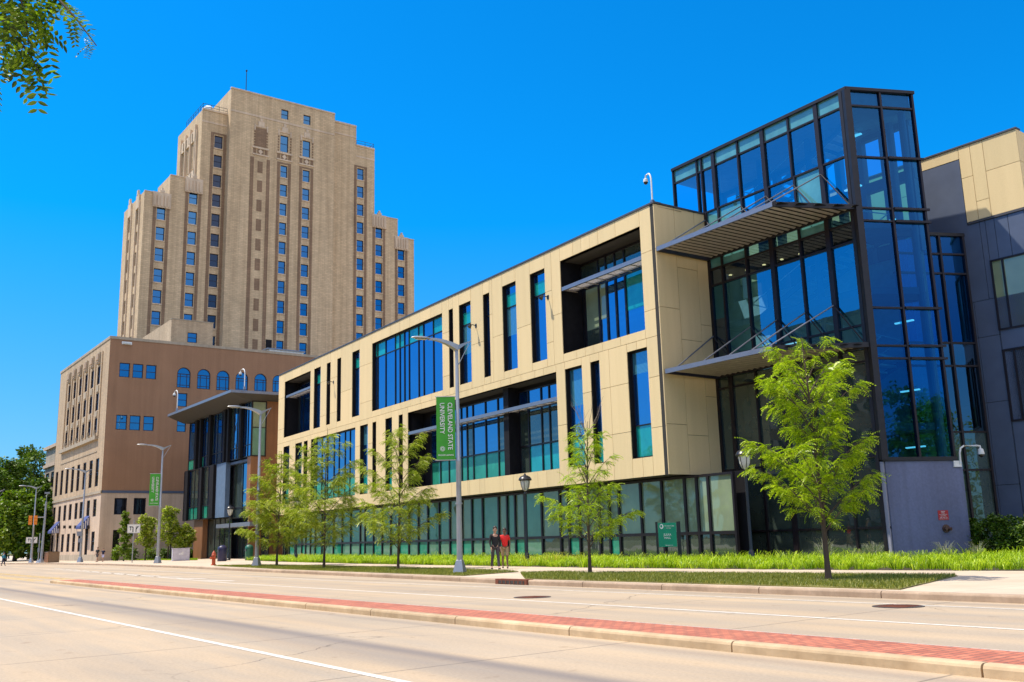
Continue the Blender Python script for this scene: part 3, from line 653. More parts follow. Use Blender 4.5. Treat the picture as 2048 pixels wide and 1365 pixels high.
# --- facade windows
VR = -0.29
def pane_up(i, j): return 'g_blue'
def w_std(r, z_tr=None, teal_low=False, teal_up=False, blue='g_blue', us=(), blind=0):
    zs = [z_tr] if z_tr else []
    def pf(i, j):
        if teal_low and j == 0: return 'g_teal'
        if teal_up and j == len(zs): return ('g_teal', 'g_blue', 0.62)
        if blind and j == (1 if teal_low else 0): return ('g_blue', 'g_louv', 1-blind)
        return blue
    return glazing(WA, r, VR, UB, us, zs, 0.07, 0.06, panes=pf)
zt = WA.px(*S4_(640, 590), v=VR)[1]
for i, r in enumerate(UP):
    if i in (0, 11): continue
    if i == 5:
        us = [U(*S3_(x, y), v=VR) for x, y in ((566, 180), (608, 160), (658, 140), (682, 130), (706, 120), (730, 110), (780, 85), (806, 70), (857, 45))]
        glazing(WA, r, VR, UB, us, [zt+.25], 0.08, 0.07, panes=lambda i, j: ('g_teal' if (i % 3 != 2) else 'g_blue') if j == 1 else 'g_blue')
    else: w_std(r, zt, teal_up=i in (1, 4, 7, 9, 10), blind={7: .5, 9: .45}.get(i, 0))
for i, r in enumerate(LO):
    if i == 8: continue
    if i == 3:
        us = [U(x, 930, v=VR) for x in (633, 644, 655, 668, 678, 690, 700)]
        glazing(WA, r, VR, UB, us, [ZL0+1.6], 0.08, 0.07, panes=lambda i, j: 'g_green' if j == 0 else 'g_blue')
    else: w_std(r, ZL0+1.65, teal_low=True, blind={4: .4, 9: .55, 11: .3}.get(i, 0))
# deep recesses
def recess(r, depth, glz, fins=(), shade_z=None, sh=(0.03, 1.0), shade_u=None, name='recess_lining'):
    u0, u1, z0, z1 = r; b = MB()
    WA.quad(b, u0, u1, -depth-.05, z0, z1, 'reveal')
    for u, d in ((u0, 1), (u1, -1)): WA.box(b, u-.05 if d > 0 else u, u if d > 0 else u+.05, -depth, -.05, z0, z1, 'reveal')
    WA.box(b, u0, u1, -depth, -.05, z0-.05, z0, 'coping'); WA.box(b, u0, u1, -depth, -.05, z1, z1+.05, 'soffit')
    for f0, f1 in fins: WA.box(b, f0, f1, -depth, -.5, z0, z1, 'reveal')
    o = b.build(name, UB)
    if shade_z:
        a, c = shade_u or (u0+.03, u1-.03); b = MB()
        WA.box(b, a, c, -sh[0]-.12, -sh[0], shade_z-.11, shade_z+.11, 'alu')
        n = int((sh[1]-.2)/.16)
        for k in range(n): v = -sh[0]-.2-k*.16; WA.box(b, a+.02, c-.02, v-.05, v, shade_z-.06, shade_z+.02, 'fin')
        m = int((c-a)/.9)
        for k in range(m+1): u = a+.1+(c-a-.2)*k/m; WA.box(b, u-.03, u+.03, -sh[1]-.1, -sh[0]-.125, shade_z-.10, shade_z-.065, 'fin')
        b.build('sunshade', UB)
    return o
# recess at right (upper row)
r = UP[11]; D = 1.5; zsh = WA.px(*S4_(1300, 345))[1]
recess(r, D, None, shade_z=zsh)
V = -D+.05
us = [U(*S4_(x, 800), v=V) for x in (1030, 1140, 1200, 1270, 1345)]
zb = WA.px(*S4_(1100, 800), v=V)[1]; ztop = WA.px(*S4_(1030, 540), v=V)[1]
glazing(WA, [us[0], r[1], r[2], ztop+.15], V, UB, us[1:], [], 0.1, 0.13, panes=lambda i, j: (('g_dark', 'g_blind', .35), ('g_blue', 'g_blind', .45), 'g_blue', 'g_blue', ('g_blue', 'g_teal', .45))[i])
glazing(WA, [us[0]-.3, r[1], zsh+.4, r[3]-.1], V, UB, us[1:], [], 0.08, 0.1, panes=lambda i, j: 'g_dark')
# recess at far left (upper row)
r = UP[0]; zsh0 = WA.px(*S3_(150, 430))[1]; recess(r, 1.5, None, shade_z=zsh0, shade_u=(r[0]+.4, r[1]-.03))
u0 = U(*S3_(150, 500), v=V); glazing(WA, [u0, r[1], r[2]+.2, r[3]-.3], V, UB, [U(*S3_(178, 500), v=V), U(*S3_(160, 500), v=V)], [zsh0+.2], 0.08, 0.08, panes=lambda i, j: 'g_blue' if i else 'g_dark')
# long lower recess
r = LO[8]; D = 1.3; V = -D+.05; zsh = WA.px(*S5_(400, 190))[1]
fa, fb = U(*S5_(352, 400), v=-.5), U(*S5_(385, 400), v=-.5)
recess(r, D, None, fins=[(fa, fb)], shade_z=zsh, sh=(0.03, .85))
us = [U(*S5_(x, 540), v=V) for x in (-165, -120, -60, -5, 78, 115, 155, 238, 320)]
glazing(WA, [r[0]+1.3, fa, r[2]+.05, r[3]-.25], V, UB, [u for u in us if r[0]+1.5 < u < fa-.1], [ZL0+1.75, zsh+.05], 0.08, 0.10, panes=lambda i, j: ('g_green', 'g_dark' if i % 3 == 1 else 'g_blue', 'g_blue')[j])
us = [U(*S5_(x, 500), v=V) for x in (430, 520, 605, 658)]
glazing(WA, [fb+.1, r[1]-.02, r[2]+.05, r[3]-.25], V, UB, us, [ZL0+1.75, zsh+.05], 0.08, 0.10, panes=lambda i, j: ('g_teal' if i > 1 else 'g_dark', 'g_dark', 'g_blue' if i > 0 else 'g_dark')[j])
# ground floor glazing
V = -1.2; z0, z1 = 0.35, ZB-.05
gx = [S5_(x, 900)[0] for x in (80, 145, 215, 320, 375, 427, 490, 600, 720, 775, 845, 975, 1040, 1105, 1250, 1390, 1540, 1620, 1695)]
gx = [S3_(x, 1200)[0] for x in (75, 105, 135, 170, 190, 215, 240, 275, 335, 380, 425, 475, 500, 545, 590, 635, 680, 730, 780, 830, 890, 945, 1005)] + gx
gu = [U(x, 1040, v=V) for x in gx]; zt1 = WA.px(*S5_(800, 1020), v=V)[1]
def gp(i, j):
    if i >= len(gx)-5: return ('g_dark', 'g_blind')[j]
    if i > len(gx)-12: return ('g_green' if i % 3 == 0 else 'g_dark', 'g_blind')[j]
    return ('g_blindt', 'g_blindt')[j] if (i*7) % 5 < 3 else ('g_green', 'g_blind')[j]
glazing(WA, [UL+.1, U(1424, 1040, v=V)+1.6, z0, z1], V, UB, gu, [zt1], 0.12, 0.15, panes=gp, name='ground_floor_glazing', depth=0.16)
b = MB(); WA.box(b, UL, 3.4, V-.4, V+.12, 0.0, z0, 'coping'); WA.quad(b, UL, 3.4, V-.5, 0, ZB, 'reveal')
WA.box(b, UL-.2, UL, -8, -1.0, 0.0, ZB, 'reveal'); b.build('plinth', UB)
# wall lights
for x, y in ((1096, 595), (952, 652), (667, 765)):
    u, z = WA.px(x, y); b = MB(); p = WA.pt(u, 0, z); W = WA
    b.tube([WA.pt(u, 0.0, z), WA.pt(u, .28, z+.05), WA.pt(u, .42, z-.02)], [.03, .03, .03], 'black', 6); WA.box(b, u-.09, u+.09, 0.0, .03, z-.12, z+.12, 'black')
    b.tube([WA.pt(u, .36, z+.05), WA.pt(u, .52, z-.14)], [.05, .14], 'black', 10); b.build('wall_light', UB)

# --- glass corner tower
E0 = WB.pt(SL, 0, 0)[:2]; WG = Wall(E0, -2.0)
uP = WG.px(1767.7, 918)[0]; PQ = WG.pt(uP, 0, 0)[:2]; WF = Wall(PQ, 65.0); FL = 3.38; ZG = 21.2; UG0 = -2.2
FE = WF.pt(FL, 0, 0)[:2]
W2 = Wall(WF.pt(0, -1.5, 0)[:2], 65.0); G2a, G2b = FL-.3, 6.25; WE = W2.pt(G2b, 0, 0)[:2]; WW = Wall(WE, 2.0)
YB = 40.7
def gl_wall(W, u0, u1, z0, z1, us, zs, mw, parent, name, glass, v=0.0, dep=0.16, dbl=(), skip=None):
    b = MB()
    for u in us: W.box(b, u-mw/2, u+mw/2, v-dep, v+.05, z0, z1, 'mull')
    for u in dbl: W.box(b, u-mw*1.1, u+mw*1.1, v-dep-.1, v+.06, z0, z1, 'mull')
    for z in zs: W.box(b, u0, u1, v-dep+.01, v+.03, z-mw/2.4, z+mw/2.4, 'mull')
    o = b.build(name, parent); p = MB()
    ze = [z0, *sorted(zs), z1]; ue = sorted({u0, u1, *us, *dbl})
    for i in range(len(ue)-1):
        for j in range(len(ze)-1):
            m = glass(i, j)
            if m: W.quad(p, ue[i], ue[i+1], v-.05, ze[j], ze[j+1], m)
    p.build('pane', o); return o
# canopies' heights
zc1 = WA.px(1313.4, 499.3)[1]; zc2 = WA.px(1330.8, 743.6)[1]
gm = [WG.px(*S6_(x, y))[0] for x, y in ((320, 465), (345, 455), (412, 410), (550, 355), (690, 290), (838, 228), (995, 150))]
zsp = WG.px(*S6_(1020, 215))[1]; zt2 = WG.px(*S6_(1195, 455))[1]
gl_wall(WG, UG0, uP, zc1+.15, ZG-.1, [UG0+.06]+[gm[0], gm[1], gm[3], gm[5]], [zsp, zt2], 0.10, UB, 'curtain_wall', lambda i, j: 'g_tealc' if j == 2 else 'g_G', dbl=[gm[2], gm[4], gm[6]]) if False else None
M['g_tealc'] = reflect('pale_teal_spandrel', (0.10, 0.30, 0.30), (0.4, 0.6, 0.7), 0.15)
gl_wall(WG, UG0, uP, ZT+.1, ZG-.1, [UG0+.06, gm[0], gm[1], gm[3], gm[5]], [zsp, zt2+.25], 0.10, UB, 'curtain_wall', lambda i, j: 'g_tealc' if j == 2 else 'g_G', dbl=[gm[2], gm[4], gm[6]])
um = [WG.px(*S6_(x, y))[0] for x, y in ((395, 1040), (475, 1150), (615, 1150), (765, 1150), (930, 1150), (1095, 1150))]
b = MB(); WG.box(b, UG0, uP+.05, -.3, .10, ZG-.1, ZG+.05, 'dark'); WF.box(b, -.05, FL+.05, -.3, .10, ZG-.097, ZG+.047, 'dark'); b.build('parapet_trim', UB)
zb1 = WG.px(*S6_(1100, 955))[1]
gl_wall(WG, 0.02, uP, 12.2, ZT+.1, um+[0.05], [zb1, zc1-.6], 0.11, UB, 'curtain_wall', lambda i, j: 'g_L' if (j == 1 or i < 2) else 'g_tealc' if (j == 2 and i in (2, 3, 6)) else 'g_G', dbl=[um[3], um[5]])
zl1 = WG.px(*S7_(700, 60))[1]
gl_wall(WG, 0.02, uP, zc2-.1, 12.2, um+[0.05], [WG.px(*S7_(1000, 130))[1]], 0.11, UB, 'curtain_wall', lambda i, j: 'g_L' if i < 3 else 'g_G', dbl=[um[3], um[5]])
zq = [WG.px(*S7_(450, 825))[1], WG.px(*S7_(450, 1130))[1], WG.px(*S7_(450, 415))[1]]
gl_wall(WG, 0.02, uP, 0.3, zc2-.1, um+[0.05], zq, 0.11, UB, 'curtain_wall', lambda i, j: 'g_dark', dbl=[um[1], um[3]])
# prow face
pu = [FL*.5]; pz = [WF.px(x, y)[1] for x, y in ((1825, 219), (1838, 320), (1851.5, 421), (1854, 446), (1875, 618), (1885, 693), (1887, 718))]
zF0 = 4.32
gl_wall(WF, 0.0, FL, zF0, ZG-.1, [pu[0], FL-.05], pz, 0.10, UB, 'prow_glazing', lambda i, j: 'g_F')
b = MB(); WF.box(b, -.16, .14, -.16, .14, zF0-.05, ZG-.1, 'dark'); WG.box(b, uP-.34, uP-.17, -.2, .12, 0.2, ZG-.1, 'dark'); b.build('corner_column', UB)
for z in pz[2:]+[pz[1]]: b = MB(); WF.box(b, FL*.5+.06, FL+.12, .031, .12, z-.05, z+.05, 'mull'); b.build('transom_cap', UB)
b = MB(); WF.box(b, -.1, FL+.05, -.12, .1, zF0-.10, zF0+.06, 'dark'); b.build('base_trim', UB)
# stone base
b = MB(); WF.box(b, .02, FL+.25, -.9, .03, 0.0, zF0-.11, 'stonebase'); o = b.build('stone_base', UB)
b = MB(); WG.box(b, uP-.30, uP-.02, -.6, .08, 0.0, zF0-.12, 'pierst'); b.build('stone_pier', UB)
b = MB(); u, z = WF.px(*S7_(1440, 1115)); b.tube([WF.pt(u, .03, z), WF.pt(u, .07, z)], .17, 'rustring', 16); b.tube([WF.pt(u-.07, .07, z), WF.pt(u-.07, .2, z)], .07, 'rustring', 10); b.tube([WF.pt(u+.09, .07, z), WF.pt(u+.14, .2, z-.02)], .07, 'rustring', 10)
o = b.build('pipe_connection'); tag(o, 'round brown double fire hose connection on the blue grey stone base', 'pipe')
# second glazing right of the prow
gz = [W2.px(x, y)[1] for x, y in (S8_(470, 655), S8_(480, 750), S8_(540, 1088), S8_(560, 1200))]+[5.6, 3.9]
gl_wall(W2, G2a-.6, G2b, 0.2, 14.8, [(G2a+.3+G2b)/2+.12, G2b-.06], gz, 0.10, UB, 'side_glazing', lambda i, j: 'g_F' if j > 3 else 'g_L' if j > 1 else 'g_dark')
b = MB(); W2.box(b, G2a-1.2, G2b+.1, -.3, .06, 14.8, 14.95, 'dark'); b.build('side_glazing_trim', UB)
# back glazing of the lantern, roof, floors, columns, stairs
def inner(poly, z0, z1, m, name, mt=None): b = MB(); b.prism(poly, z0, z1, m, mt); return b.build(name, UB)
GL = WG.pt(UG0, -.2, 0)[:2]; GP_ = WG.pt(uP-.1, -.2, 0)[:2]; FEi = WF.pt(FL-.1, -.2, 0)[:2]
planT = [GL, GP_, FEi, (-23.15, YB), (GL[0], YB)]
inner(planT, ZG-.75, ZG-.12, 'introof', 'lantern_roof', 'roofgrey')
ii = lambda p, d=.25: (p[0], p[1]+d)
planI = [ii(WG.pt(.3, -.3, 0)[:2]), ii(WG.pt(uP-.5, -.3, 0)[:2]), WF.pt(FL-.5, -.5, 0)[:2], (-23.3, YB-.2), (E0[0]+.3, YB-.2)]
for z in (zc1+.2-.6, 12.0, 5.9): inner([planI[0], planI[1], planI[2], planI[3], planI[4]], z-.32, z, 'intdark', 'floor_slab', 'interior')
WBk = Wall((GL[0], YB), 0.0)
b = MB()
for k in range(10): u = .2+k*1.29; WBk.box(b, u-.16, u+.16, -.2, .2, 14.0, ZG-.7, 'intdark')
WBk.box(b, 0, 12.0, -.15, .15, ZT-.4, ZT+.1, 'intdark'); WBk.box(b, 0, 12.0, -.15, .15, ZG-1.0, ZG-.75, 'intdark'); b.build('rear_mullions', UB)
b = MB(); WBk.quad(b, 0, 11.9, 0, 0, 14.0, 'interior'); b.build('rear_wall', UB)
b = MB()
for (x, y) in ((-30.5, 38.5), (-27.4, 38.4), (-24.9, 38.2), (-24.0, 40.2), (-23.0, 39.6)): b.tube([(x, y, 0), (x, y, ZG-.7)], .16, 'intdark', 12)
b.build('atrium_column', UB)
b = MB()
for zz, s_ in ((12.0, 1), (15.0, -1), (5.9, 1), (8.9, -1), (ZT-.2, 1)):
    for yy in (38.4, 40.0):
        a = (-31.5 if s_ > 0 else -24.5, yy, zz); c = (-24.5 if s_ > 0 else -31.5, yy, zz+3.0); b.tube([a, c], .13, 'intdark', 6); b.tube([(a[0], yy, a[2]+1.0), (c[0], yy, c[2]+1.0)], .03, 'white', 6)
    n = 14
    for k in range(n):
        t = k/n; x = (-31.5+7*t) if s_ > 0 else (-24.5-7*t); b.box(x-.2, x+.2, 38.4, 40.0, zz+3*t, zz+3*t+.08, 'interior')
b.build('stair', UB)
b = MB()
for (x, y, z) in ((-31, 38.6, 16.9), (-28, 39.5, 17.4), (-25.5, 39, 17.4), (-26, 38.5, 10.6), (-30, 39, 10.6), (-24.0, 39.6, 10.6), (-24.2, 39.4, 15.4), (-23.9, 39.3, 7.4), (-25.6, 39.6, 20.2), (-24, 39.4, 4.9)):
    b.box(x-.45, x+.45, y-.07, y+.07, z, z+.06, 'lightbar')
b.build('strip_light', UB)
b = MB()
for k in range(5): b.lathe([(.09, zc1-.95), (.09, zc1-.92), (0.05, zc1-.90)], 'downl', 10, (-32.2+k*1.1, 37.6))
b.build('downlight', UB)
# canopies
def canopy(z, xr, yr, rods, name):
    """louvred parallelogram canopy: front edge in the plane of the cream box, right edge parallel with the prow"""
    a = WA.pt(U(*xr[0]), 0.02, z)[:2]; Wz = WA
    c = xr[1]; 
    d = ray(*c); k = (z-CZ)/d[2]; fr = np.array([d[0]*k, d[1]*k])
    e = xr[2]; e_ = WG.pt(uP-.05, .12, 0)[:2]
    wl = WG.pt(0.02, .12, 0)[:2]
    P0, P1, P2, P3 = np.array(a), fr, np.array(e_), np.array(wl)
    # push the left edge clear of the cream side wall
    off = np.array([.06, 0]); P0 = P0+off; P3 = P3+off
    b = MB(); h = .11
    def edge(p, q, w=.10, hh=h, m='alu'):
        t = (q-p)/np.linalg.norm(q-p); n = np.array([-t[1], t[0]])*w/2
        b.hexa([(*(p-n), z-hh), (*(q-n), z-hh), (*(q+n), z-hh), (*(p+n), z-hh)], [(*(p-n), z+hh), (*(q-n), z+hh), (*(q+n), z+hh), (*(p+n), z+hh)], m)
    edge(P0, P1); edge(P1, P2, m='dark'); edge(P0, P3, m='dark'); edge(P3, P2, m='dark')
    o = b.build(name, UB)
    b = MB(); n = 26
    # blades run from the front edge back to the glass
    for k in range(1, 60):
        s_ = k*.36
        tF = (P1-P0)/np.linalg.norm(P1-P0); 
        st = P0+tF*s_
        back = np.array([-tF[1], tF[0]])
        L1 = np.linalg.norm(P1-P0)
        if s_ > L1:
            # starts on the slanting edge
            den = (P2-P1); M_ = np.array([[back[0], -den[0]], [back[1], -den[1]]]); sol = np.linalg.solve(M_, P1-st)
            if not 0 < sol[1] < 1: break
            st = P1+den*sol[1]
        den = P2-P3; M_ = np.array([[back[0], -den[0]], [back[1], -den[1]]]); sol = np.linalg.solve(M_, P3-st)
        en = st+back*sol[0]
        if not -.02 < sol[1] < 1.0 or sol[0] < .2: continue
        nn = tF*.02; w_ = tF*.12
        b.hexa([(*(st-w_*.5), z-.04), (*(en-w_*.5), z-.04), (*(en-w_*.5+nn), z-.04), (*(st-w_*.5+nn), z-.04)],
               [(*(st+w_*.5), z+.01), (*(en+w_*.5), z+.01), (*(en+w_*.5+nn), z+.01), (*(st+w_*.5+nn), z+.01)], 'fin')
        o2 = tF*.18; b.hexa([(*(st+o2-tF*.115), z+.012), (*(en+o2-tF*.115), z+.012), (*(en+o2+tF*.115), z+.012), (*(st+o2+tF*.115), z+.012)],
               [(*(st+o2-tF*.115), z+.03), (*(en+o2-tF*.115), z+.03), (*(en+o2+tF*.115), z+.03), (*(st+o2+tF*.115), z+.03)], 'reveal')
    for f in (.2, .4, .6, .8):
        A_ = P0+(P3-P0)*f; B_ = P1+(P2-P1)*f; t = (B_-A_)/np.linalg.norm(B_-A_); nn = np.array([-t[1], t[0]])*.03
        b.hexa([(*(A_-nn), z+.03), (*(B_-nn), z+.03), (*(B_+nn), z+.03), (*(A_+nn), z+.03)], [(*(A_-nn), z+.09), (*(B_-nn), z+.09), (*(B_+nn), z+.09), (*(A_+nn), z+.09)], 'dark')
    b.build('louvre', o)
    b = MB()
    for f, uu in rods:
        A_ = P0+(P1-P0)*f; b.tube([(*A_, z+.1), WG.pt(uu, .1, z+2.1)], .035, 'alu', 6); b.tube([WG.pt(uu, .1, z+2.1), (*(P3+(P2-P3)*min(1, (uu+1.5)/uP)), z+.1)], .03, 'mull', 6)
    b.build('tie_rod', o); return o
canopy(zc1, [(1313.4, 499.3), (1545.5, 408.9), None], None, [(.12, um[0]), (.38, um[2]), (.62, um[3]), (.82, um[4]), (.97, um[5])], 'canopy')
canopy(zc2, [(1330.8, 743.6), (1546, 696), None], None, [(.12, um[0]), (.38, um[2]), (.62, um[3]), (.82, um[4]), (.97, um[5])], 'canopy')

# --- right wing
ZW = 19.15; ZWB = 15.42; UW0 = -14.0; UW1 = 2.98
wr = [WW.px(*S8_(345, 240))[0], WW.px(*S8_(490, 200))[0]]
b = MB(); WW.box(b, UW0, UW1-.05, -14, -.06, 0, ZW-.05, 'joint'); b.build('wing_core', UB)
dp0, dp1 = WW.px(1843, 341)[0], WW.px(1918.5, 323)[0]
cladding(WW, UW0, UW1, [(ZWB, ZW, [dp0, dp1]+[WW.px(*S8_(x, 200))[0] for x in (590, 655)]+list(np.arange(UW0, dp0-1, 1.3)), [[dp0, dp1, ZWB-.5, 18.6]], lambda i, a, c: [17.6] if i % 2 == 0 else [16.3])], name='wing_cladding')
WWr = Wall(WW.pt(UW1, 0, 0)[:2], 92.0)
cladding(WWr, 0, 12, [(ZWB, ZW, [1.5, 3, 5, 7, 9], [], lambda i, a, c: [17.6])], name='wing_side_cladding')
b = MB(); WW.box(b, UW0, UW1+.03, -.4, .05, ZW+.003, ZW+.08, 'coping'); WW.box(b, dp1+.05, UW1+.03, -.04, .06, ZWB-.12, ZWB-.02, 'coping'); b.build('wing_coping', UB)
hw = [WW.rect(1980, 522, 2040, 650), WW.rect(2005, 700, 2060, 840)]
hw[0][1] = UW1-.15; hw[1][1] = UW1-.15
cladding(WW, -1.9, UW1, [(11.6, ZWB-.13, [WW.px(x, 480)[0] for x in (1963, 1993, 2021)]+hw[0][:2], [[hw[0][0], hw[0][1], 11.0, hw[0][3]]], lambda i, a, c: []),
                         (0.0, 11.6, [WW.px(1960, 700)[0], hw[0][0], hw[1][0]], [], lambda i, a, c: [9.9, 6.9, 3.2] if c < hw[0][0]+.1 else [])], name='slate_cladding', mat='slate')
b = MB(); WW.box(b, dp0+.01, dp1-.02, -.055, -.012, ZWB-.45, 18.58, 'slate'); b.build('slate_panel', UB)
glazing(WW, [hw[0][0], hw[0][1], hw[0][2]-.1, hw[0][3]], .02, UB, [hw[0][0]+.55], [], .08, .08, panes=lambda i, j: 'g_blind')
glazing(WW, [hw[1][0], hw[1][1], hw[1][2], hw[1][3]], .02, UB, [hw[1][0]+.5], [], .08, .08, panes=lambda i, j: 'g_dark')

# ================================================================== ENTRANCE PAVILION
ce = atd(504.6, 801.5, 100); WEn = Wall(ce, -1.0); WEs = Wall(ce, 88.0)
EN = thing('entrance_pavilion', (ce[0], ce[1], 0), 'glass entrance pavilion with dark fins and wing-shaped grey roof, left of the cream hall', 'building', absolute=True)
UE0 = WEn.px(380, 846)[0]; zE3 = ce[2]
S2_ = lambda x, y: (320+x*.3077, 740+y*.3077)
zE2a = WEn.px(*S2_(200, 650))[1]; zE2 = WEn.px(*S2_(560, 575))[1]; zE1 = WEn.px(*S2_(190, 982))[1]
zE2 = (zE2a+zE2)/2
# upper floor: alternating glass, fins
def eu(x, y=450): return WEn.px(*S2_(x, y))[0]
cuts = [195, 225, 240, 262, 290, 310, 328, 350, 372, 400, 420, 445, 478, 500, 522, 550, 570, 592, 600]
us = [eu(x) for x in cuts]
gl = glazing(WEn, [UE0, 0, zE2, zE3], -.02, EN, us[1:-1], [zE2+1.25], .1, .08, panes=lambda i, j: ('g_green' if i < 4 else 'g_blue') if j == 0 else 'g_dark' if i in (2, 6, 11) else 'g_blue', name='upper_glazing')
for a, c in ((240, 254), (270, 281), (330, 343), (424, 438), (450, 462), (526, 543)):
    b = MB(); WEn.box(b, eu(a), eu(c)-.1, .0, .3, zE2-.1, zE3, 'reveal'); b.build('fin', EN)
cut2 = [190, 200, 218, 240, 265, 285, 305, 330, 350, 380]
glazing(WEn, [UE0-.25, eu(380, 800), zE1, zE2-.05], .3, EN, [eu(x, 800) for x in cut2[2:-1]], [zE1+1.5], .1, .09, panes=lambda i, j: 'g_green' if j == 0 else ('g_dark' if i % 3 else 'g_blue'), name='middle_glazing')
M['bluegrey'] = P('blue_grey_metal', (0.13, 0.19, 0.28), 0.5, 0.2)
b = MB(); WEn.box(b, eu(380, 800), eu(440, 800), -.2, .3, zE1, zE2-.1, 'bluegrey'); b.build('grey_panel', EN)
for a, c in ((190, 208), (284, 298), (350, 376)):
    b = MB(); WEn.box(b, eu(a, 800), eu(c, 800), .3, .58, zE1, zE2-.08, 'reveal'); b.build('fin', EN)
glazing(WEn, [eu(440, 800), eu(560, 800), zE1-.2, zE2-.1], -.6, EN, [eu(500, 800)], [zE1+.9], .1, .09, panes=lambda i, j: 'g_blue' if (i == 1 and j == 1) else 'g_dark', name='middle_glazing')
# ground floor
b = MB(); WEn.box(b, eu(218, 1100), eu(275, 1100), -1.0, 0.0, 0.1, zE1, 'wood'); b.build('brown_panel', EN)
b = MB(); WEn.box(b, eu(560, 800), .0, -.4, -.02, zE1, zE2, 'wood'); b.build('brown_panel', EN)
glazing(WEn, [eu(275, 1100), eu(430, 1100), .2, zE1], -.6, EN, [eu(x, 1100) for x in (320, 352, 383)], [], .1, .1, panes=lambda i, j: 'g_dark', name='ground_glazing')
dr = [eu(430, 1100), eu(625, 1100)]
o = glazing(WEn, [dr[0], dr[1], .2, zE1-.3], -1.3, EN, [dr[0]+(dr[1]-dr[0])*k/6 for k in range(1, 6)], [2.9], .1, .1, panes=lambda i, j: 'g_dark', name='door')
b = MB()
for k in (2, 3, 4): u = dr[0]+(dr[1]-dr[0])*k/6+.15; b.tube([WEn.pt(u, -1.15, .9), WEn.pt(u, -1.15, 1.7)], .03, 'alu', 6)
b.build('handle', o)
zc = WEn.px(*S2_(500, 1008), v=.8)[1]
b = MB(); WEn.box(b, eu(418, 1008), eu(640, 1008), -1.3, .9, zc-.2, zc+.2, 'alu'); b.build('door_canopy', EN)
# body and brown side
b = MB(); WEn.box(b, UE0, -.3, -12, -1.5, .1, zE3, 'intdark'); WEn.box(b, UE0+.05, -.35, -1.5, -.12, zE2-.4, zE2-.15, 'intdark'); WEn.box(b, UE0+.02, -.35, -1.5, -.1, zE3-.4, zE3-.02, 'intdark'); b.build('building_core', EN)
b = MB(); WEs.box(b, 1.6, 12, -.3, .0, .1, zE3, 'wood'); WEs.box(b, 0.02, 1.6, -.3, -.02, .1, zE2, 'wood'); b.build('side_panel', EN)
glazing(WEs, [0.0, 1.6, zE2, zE3], -.02, EN, [], [zE2+3.0], .12, .08, panes=lambda i, j: 'g_blind' if j else 'g_blindt', name='corner_glazing')
# roof: tapering blade
zr = 17.0
f1 = atd(335.4, 829.2, 1)
def at_z(px, py, z): d = ray(px, py); k = (z-CZ)/d[2]; return (d[0]*k, d[1]*k)
ra = at_z(335.4, 829.2, zr); rb = at_z(461.5, 779.4, zr)
rc = (rb[0]+1.0, rb[1]+16); rd = (ra[0]+.3, ra[1]+16)
b = MB(); hh = .5
top = [(*ra, zr), (*rb, zr), (*rc, zr), (*rd, zr)]; mid = [(*ra, zr-.28), (*rb, zr-.28), (*rc, zr-.28), (*rd, zr-.28)]
b.hexa(mid, top, 'alu')
inn = [WEn.pt(UE0-.3, .7, zE3), WEn.pt(.3, .7, zE3), WEn.pt(.3, -12, zE3), WEn.pt(UE0-.3, -12, zE3)]
mid2 = [(x, y, z-.002) for x, y, z in mid]
for j in range(4): k = (j+1) % 4; b.poly([inn[j], inn[k], mid2[k], mid2[j]], 'soffit')
b.poly(inn[::-1], 'soffit'); b.build('roof_canopy', EN)

# ================================================================== LOW BUILDING (left)
LBc = (-125.23, 28.65); WL = Wall(LBc, 0.0); WR = Wall(LBc, 90.0); ZLB = 27.85
LB = thing('brown_building', (LBc[0], LBc[1], 0), 'brown painted six storey block with a light stone street front, at the far left', 'building', absolute=True)
zbelt = 8.3; LW = 29.5
Z4 = lambda x, y: (90+x*.1904, 640+y*.1904)
Z1 = lambda x, y: (x*.2345, 840+y*.2345)
hR = [WR.rect(*Z4(785, 447), *Z4(887, 605)), WR.rect(*Z4(925, 460), *Z4(1027, 617)), WR.rect(*Z4(1065, 470), *Z4(1165, 626)),
      WR.rect(*Z4(750, 998), *Z4(857, 1158)), WR.rect(*Z4(893, 1003), *Z4(997, 1163)), WR.rect(*Z4(1037, 1010), *Z4(1140, 1167)),
      WR.rect(*Z4(1395, 768), *Z4(1490, 915)), WR.rect(*Z4(1388, 1045), *Z4(1478, 1180))]
for k in (0, 3):
    for q in range(3): hR[k+q][2], hR[k+q][3] = hR[k+1][2], hR[k+1][3]
ar = [WR.rect(*Z4(1392, 495), *Z4(1503, 718)), WR.rect(*Z4(1603, 512), *Z4(1712, 735))]
for x0, y0, x1, y1 in ((370, 2, 437, 133), (493, 10, 558, 138), (615, 20, 678, 138), (733, 30, 795, 140)): ar.append(WR.rect(*S2_(x0, y0), *S2_(x1, y1)))
for a in ar: a[2], a[3] = ar[0][2], ar[0][3]; a[1] = a[0]+1.75
WRl = 42
b = MB(); holed_wall(b, WR, 0, WRl, zbelt+.25, ZLB-.35, hR+ar, 'stuccoR', .18); b.build('side_wall', LB)
hB = [WR.rect(*Z1(978, 667), *Z1(1078, 808)), WR.rect(*Z1(1143, 667), *Z1(1240, 808)), WR.rect(*Z1(965, 940), *Z1(1010, 1190))]
hB[2][2] = .2; hB[1][2], hB[1][3] = hB[0][2], hB[0][3]
b = MB(); holed_wall(b, WR, 0, WRl, 0.1, zbelt-.05, hB, 'stoneL', .25); WR.box(b, 0, WRl, -.1, .06, zbelt-.05, zbelt+.25, 'slate'); b.build('stone_base', LB)
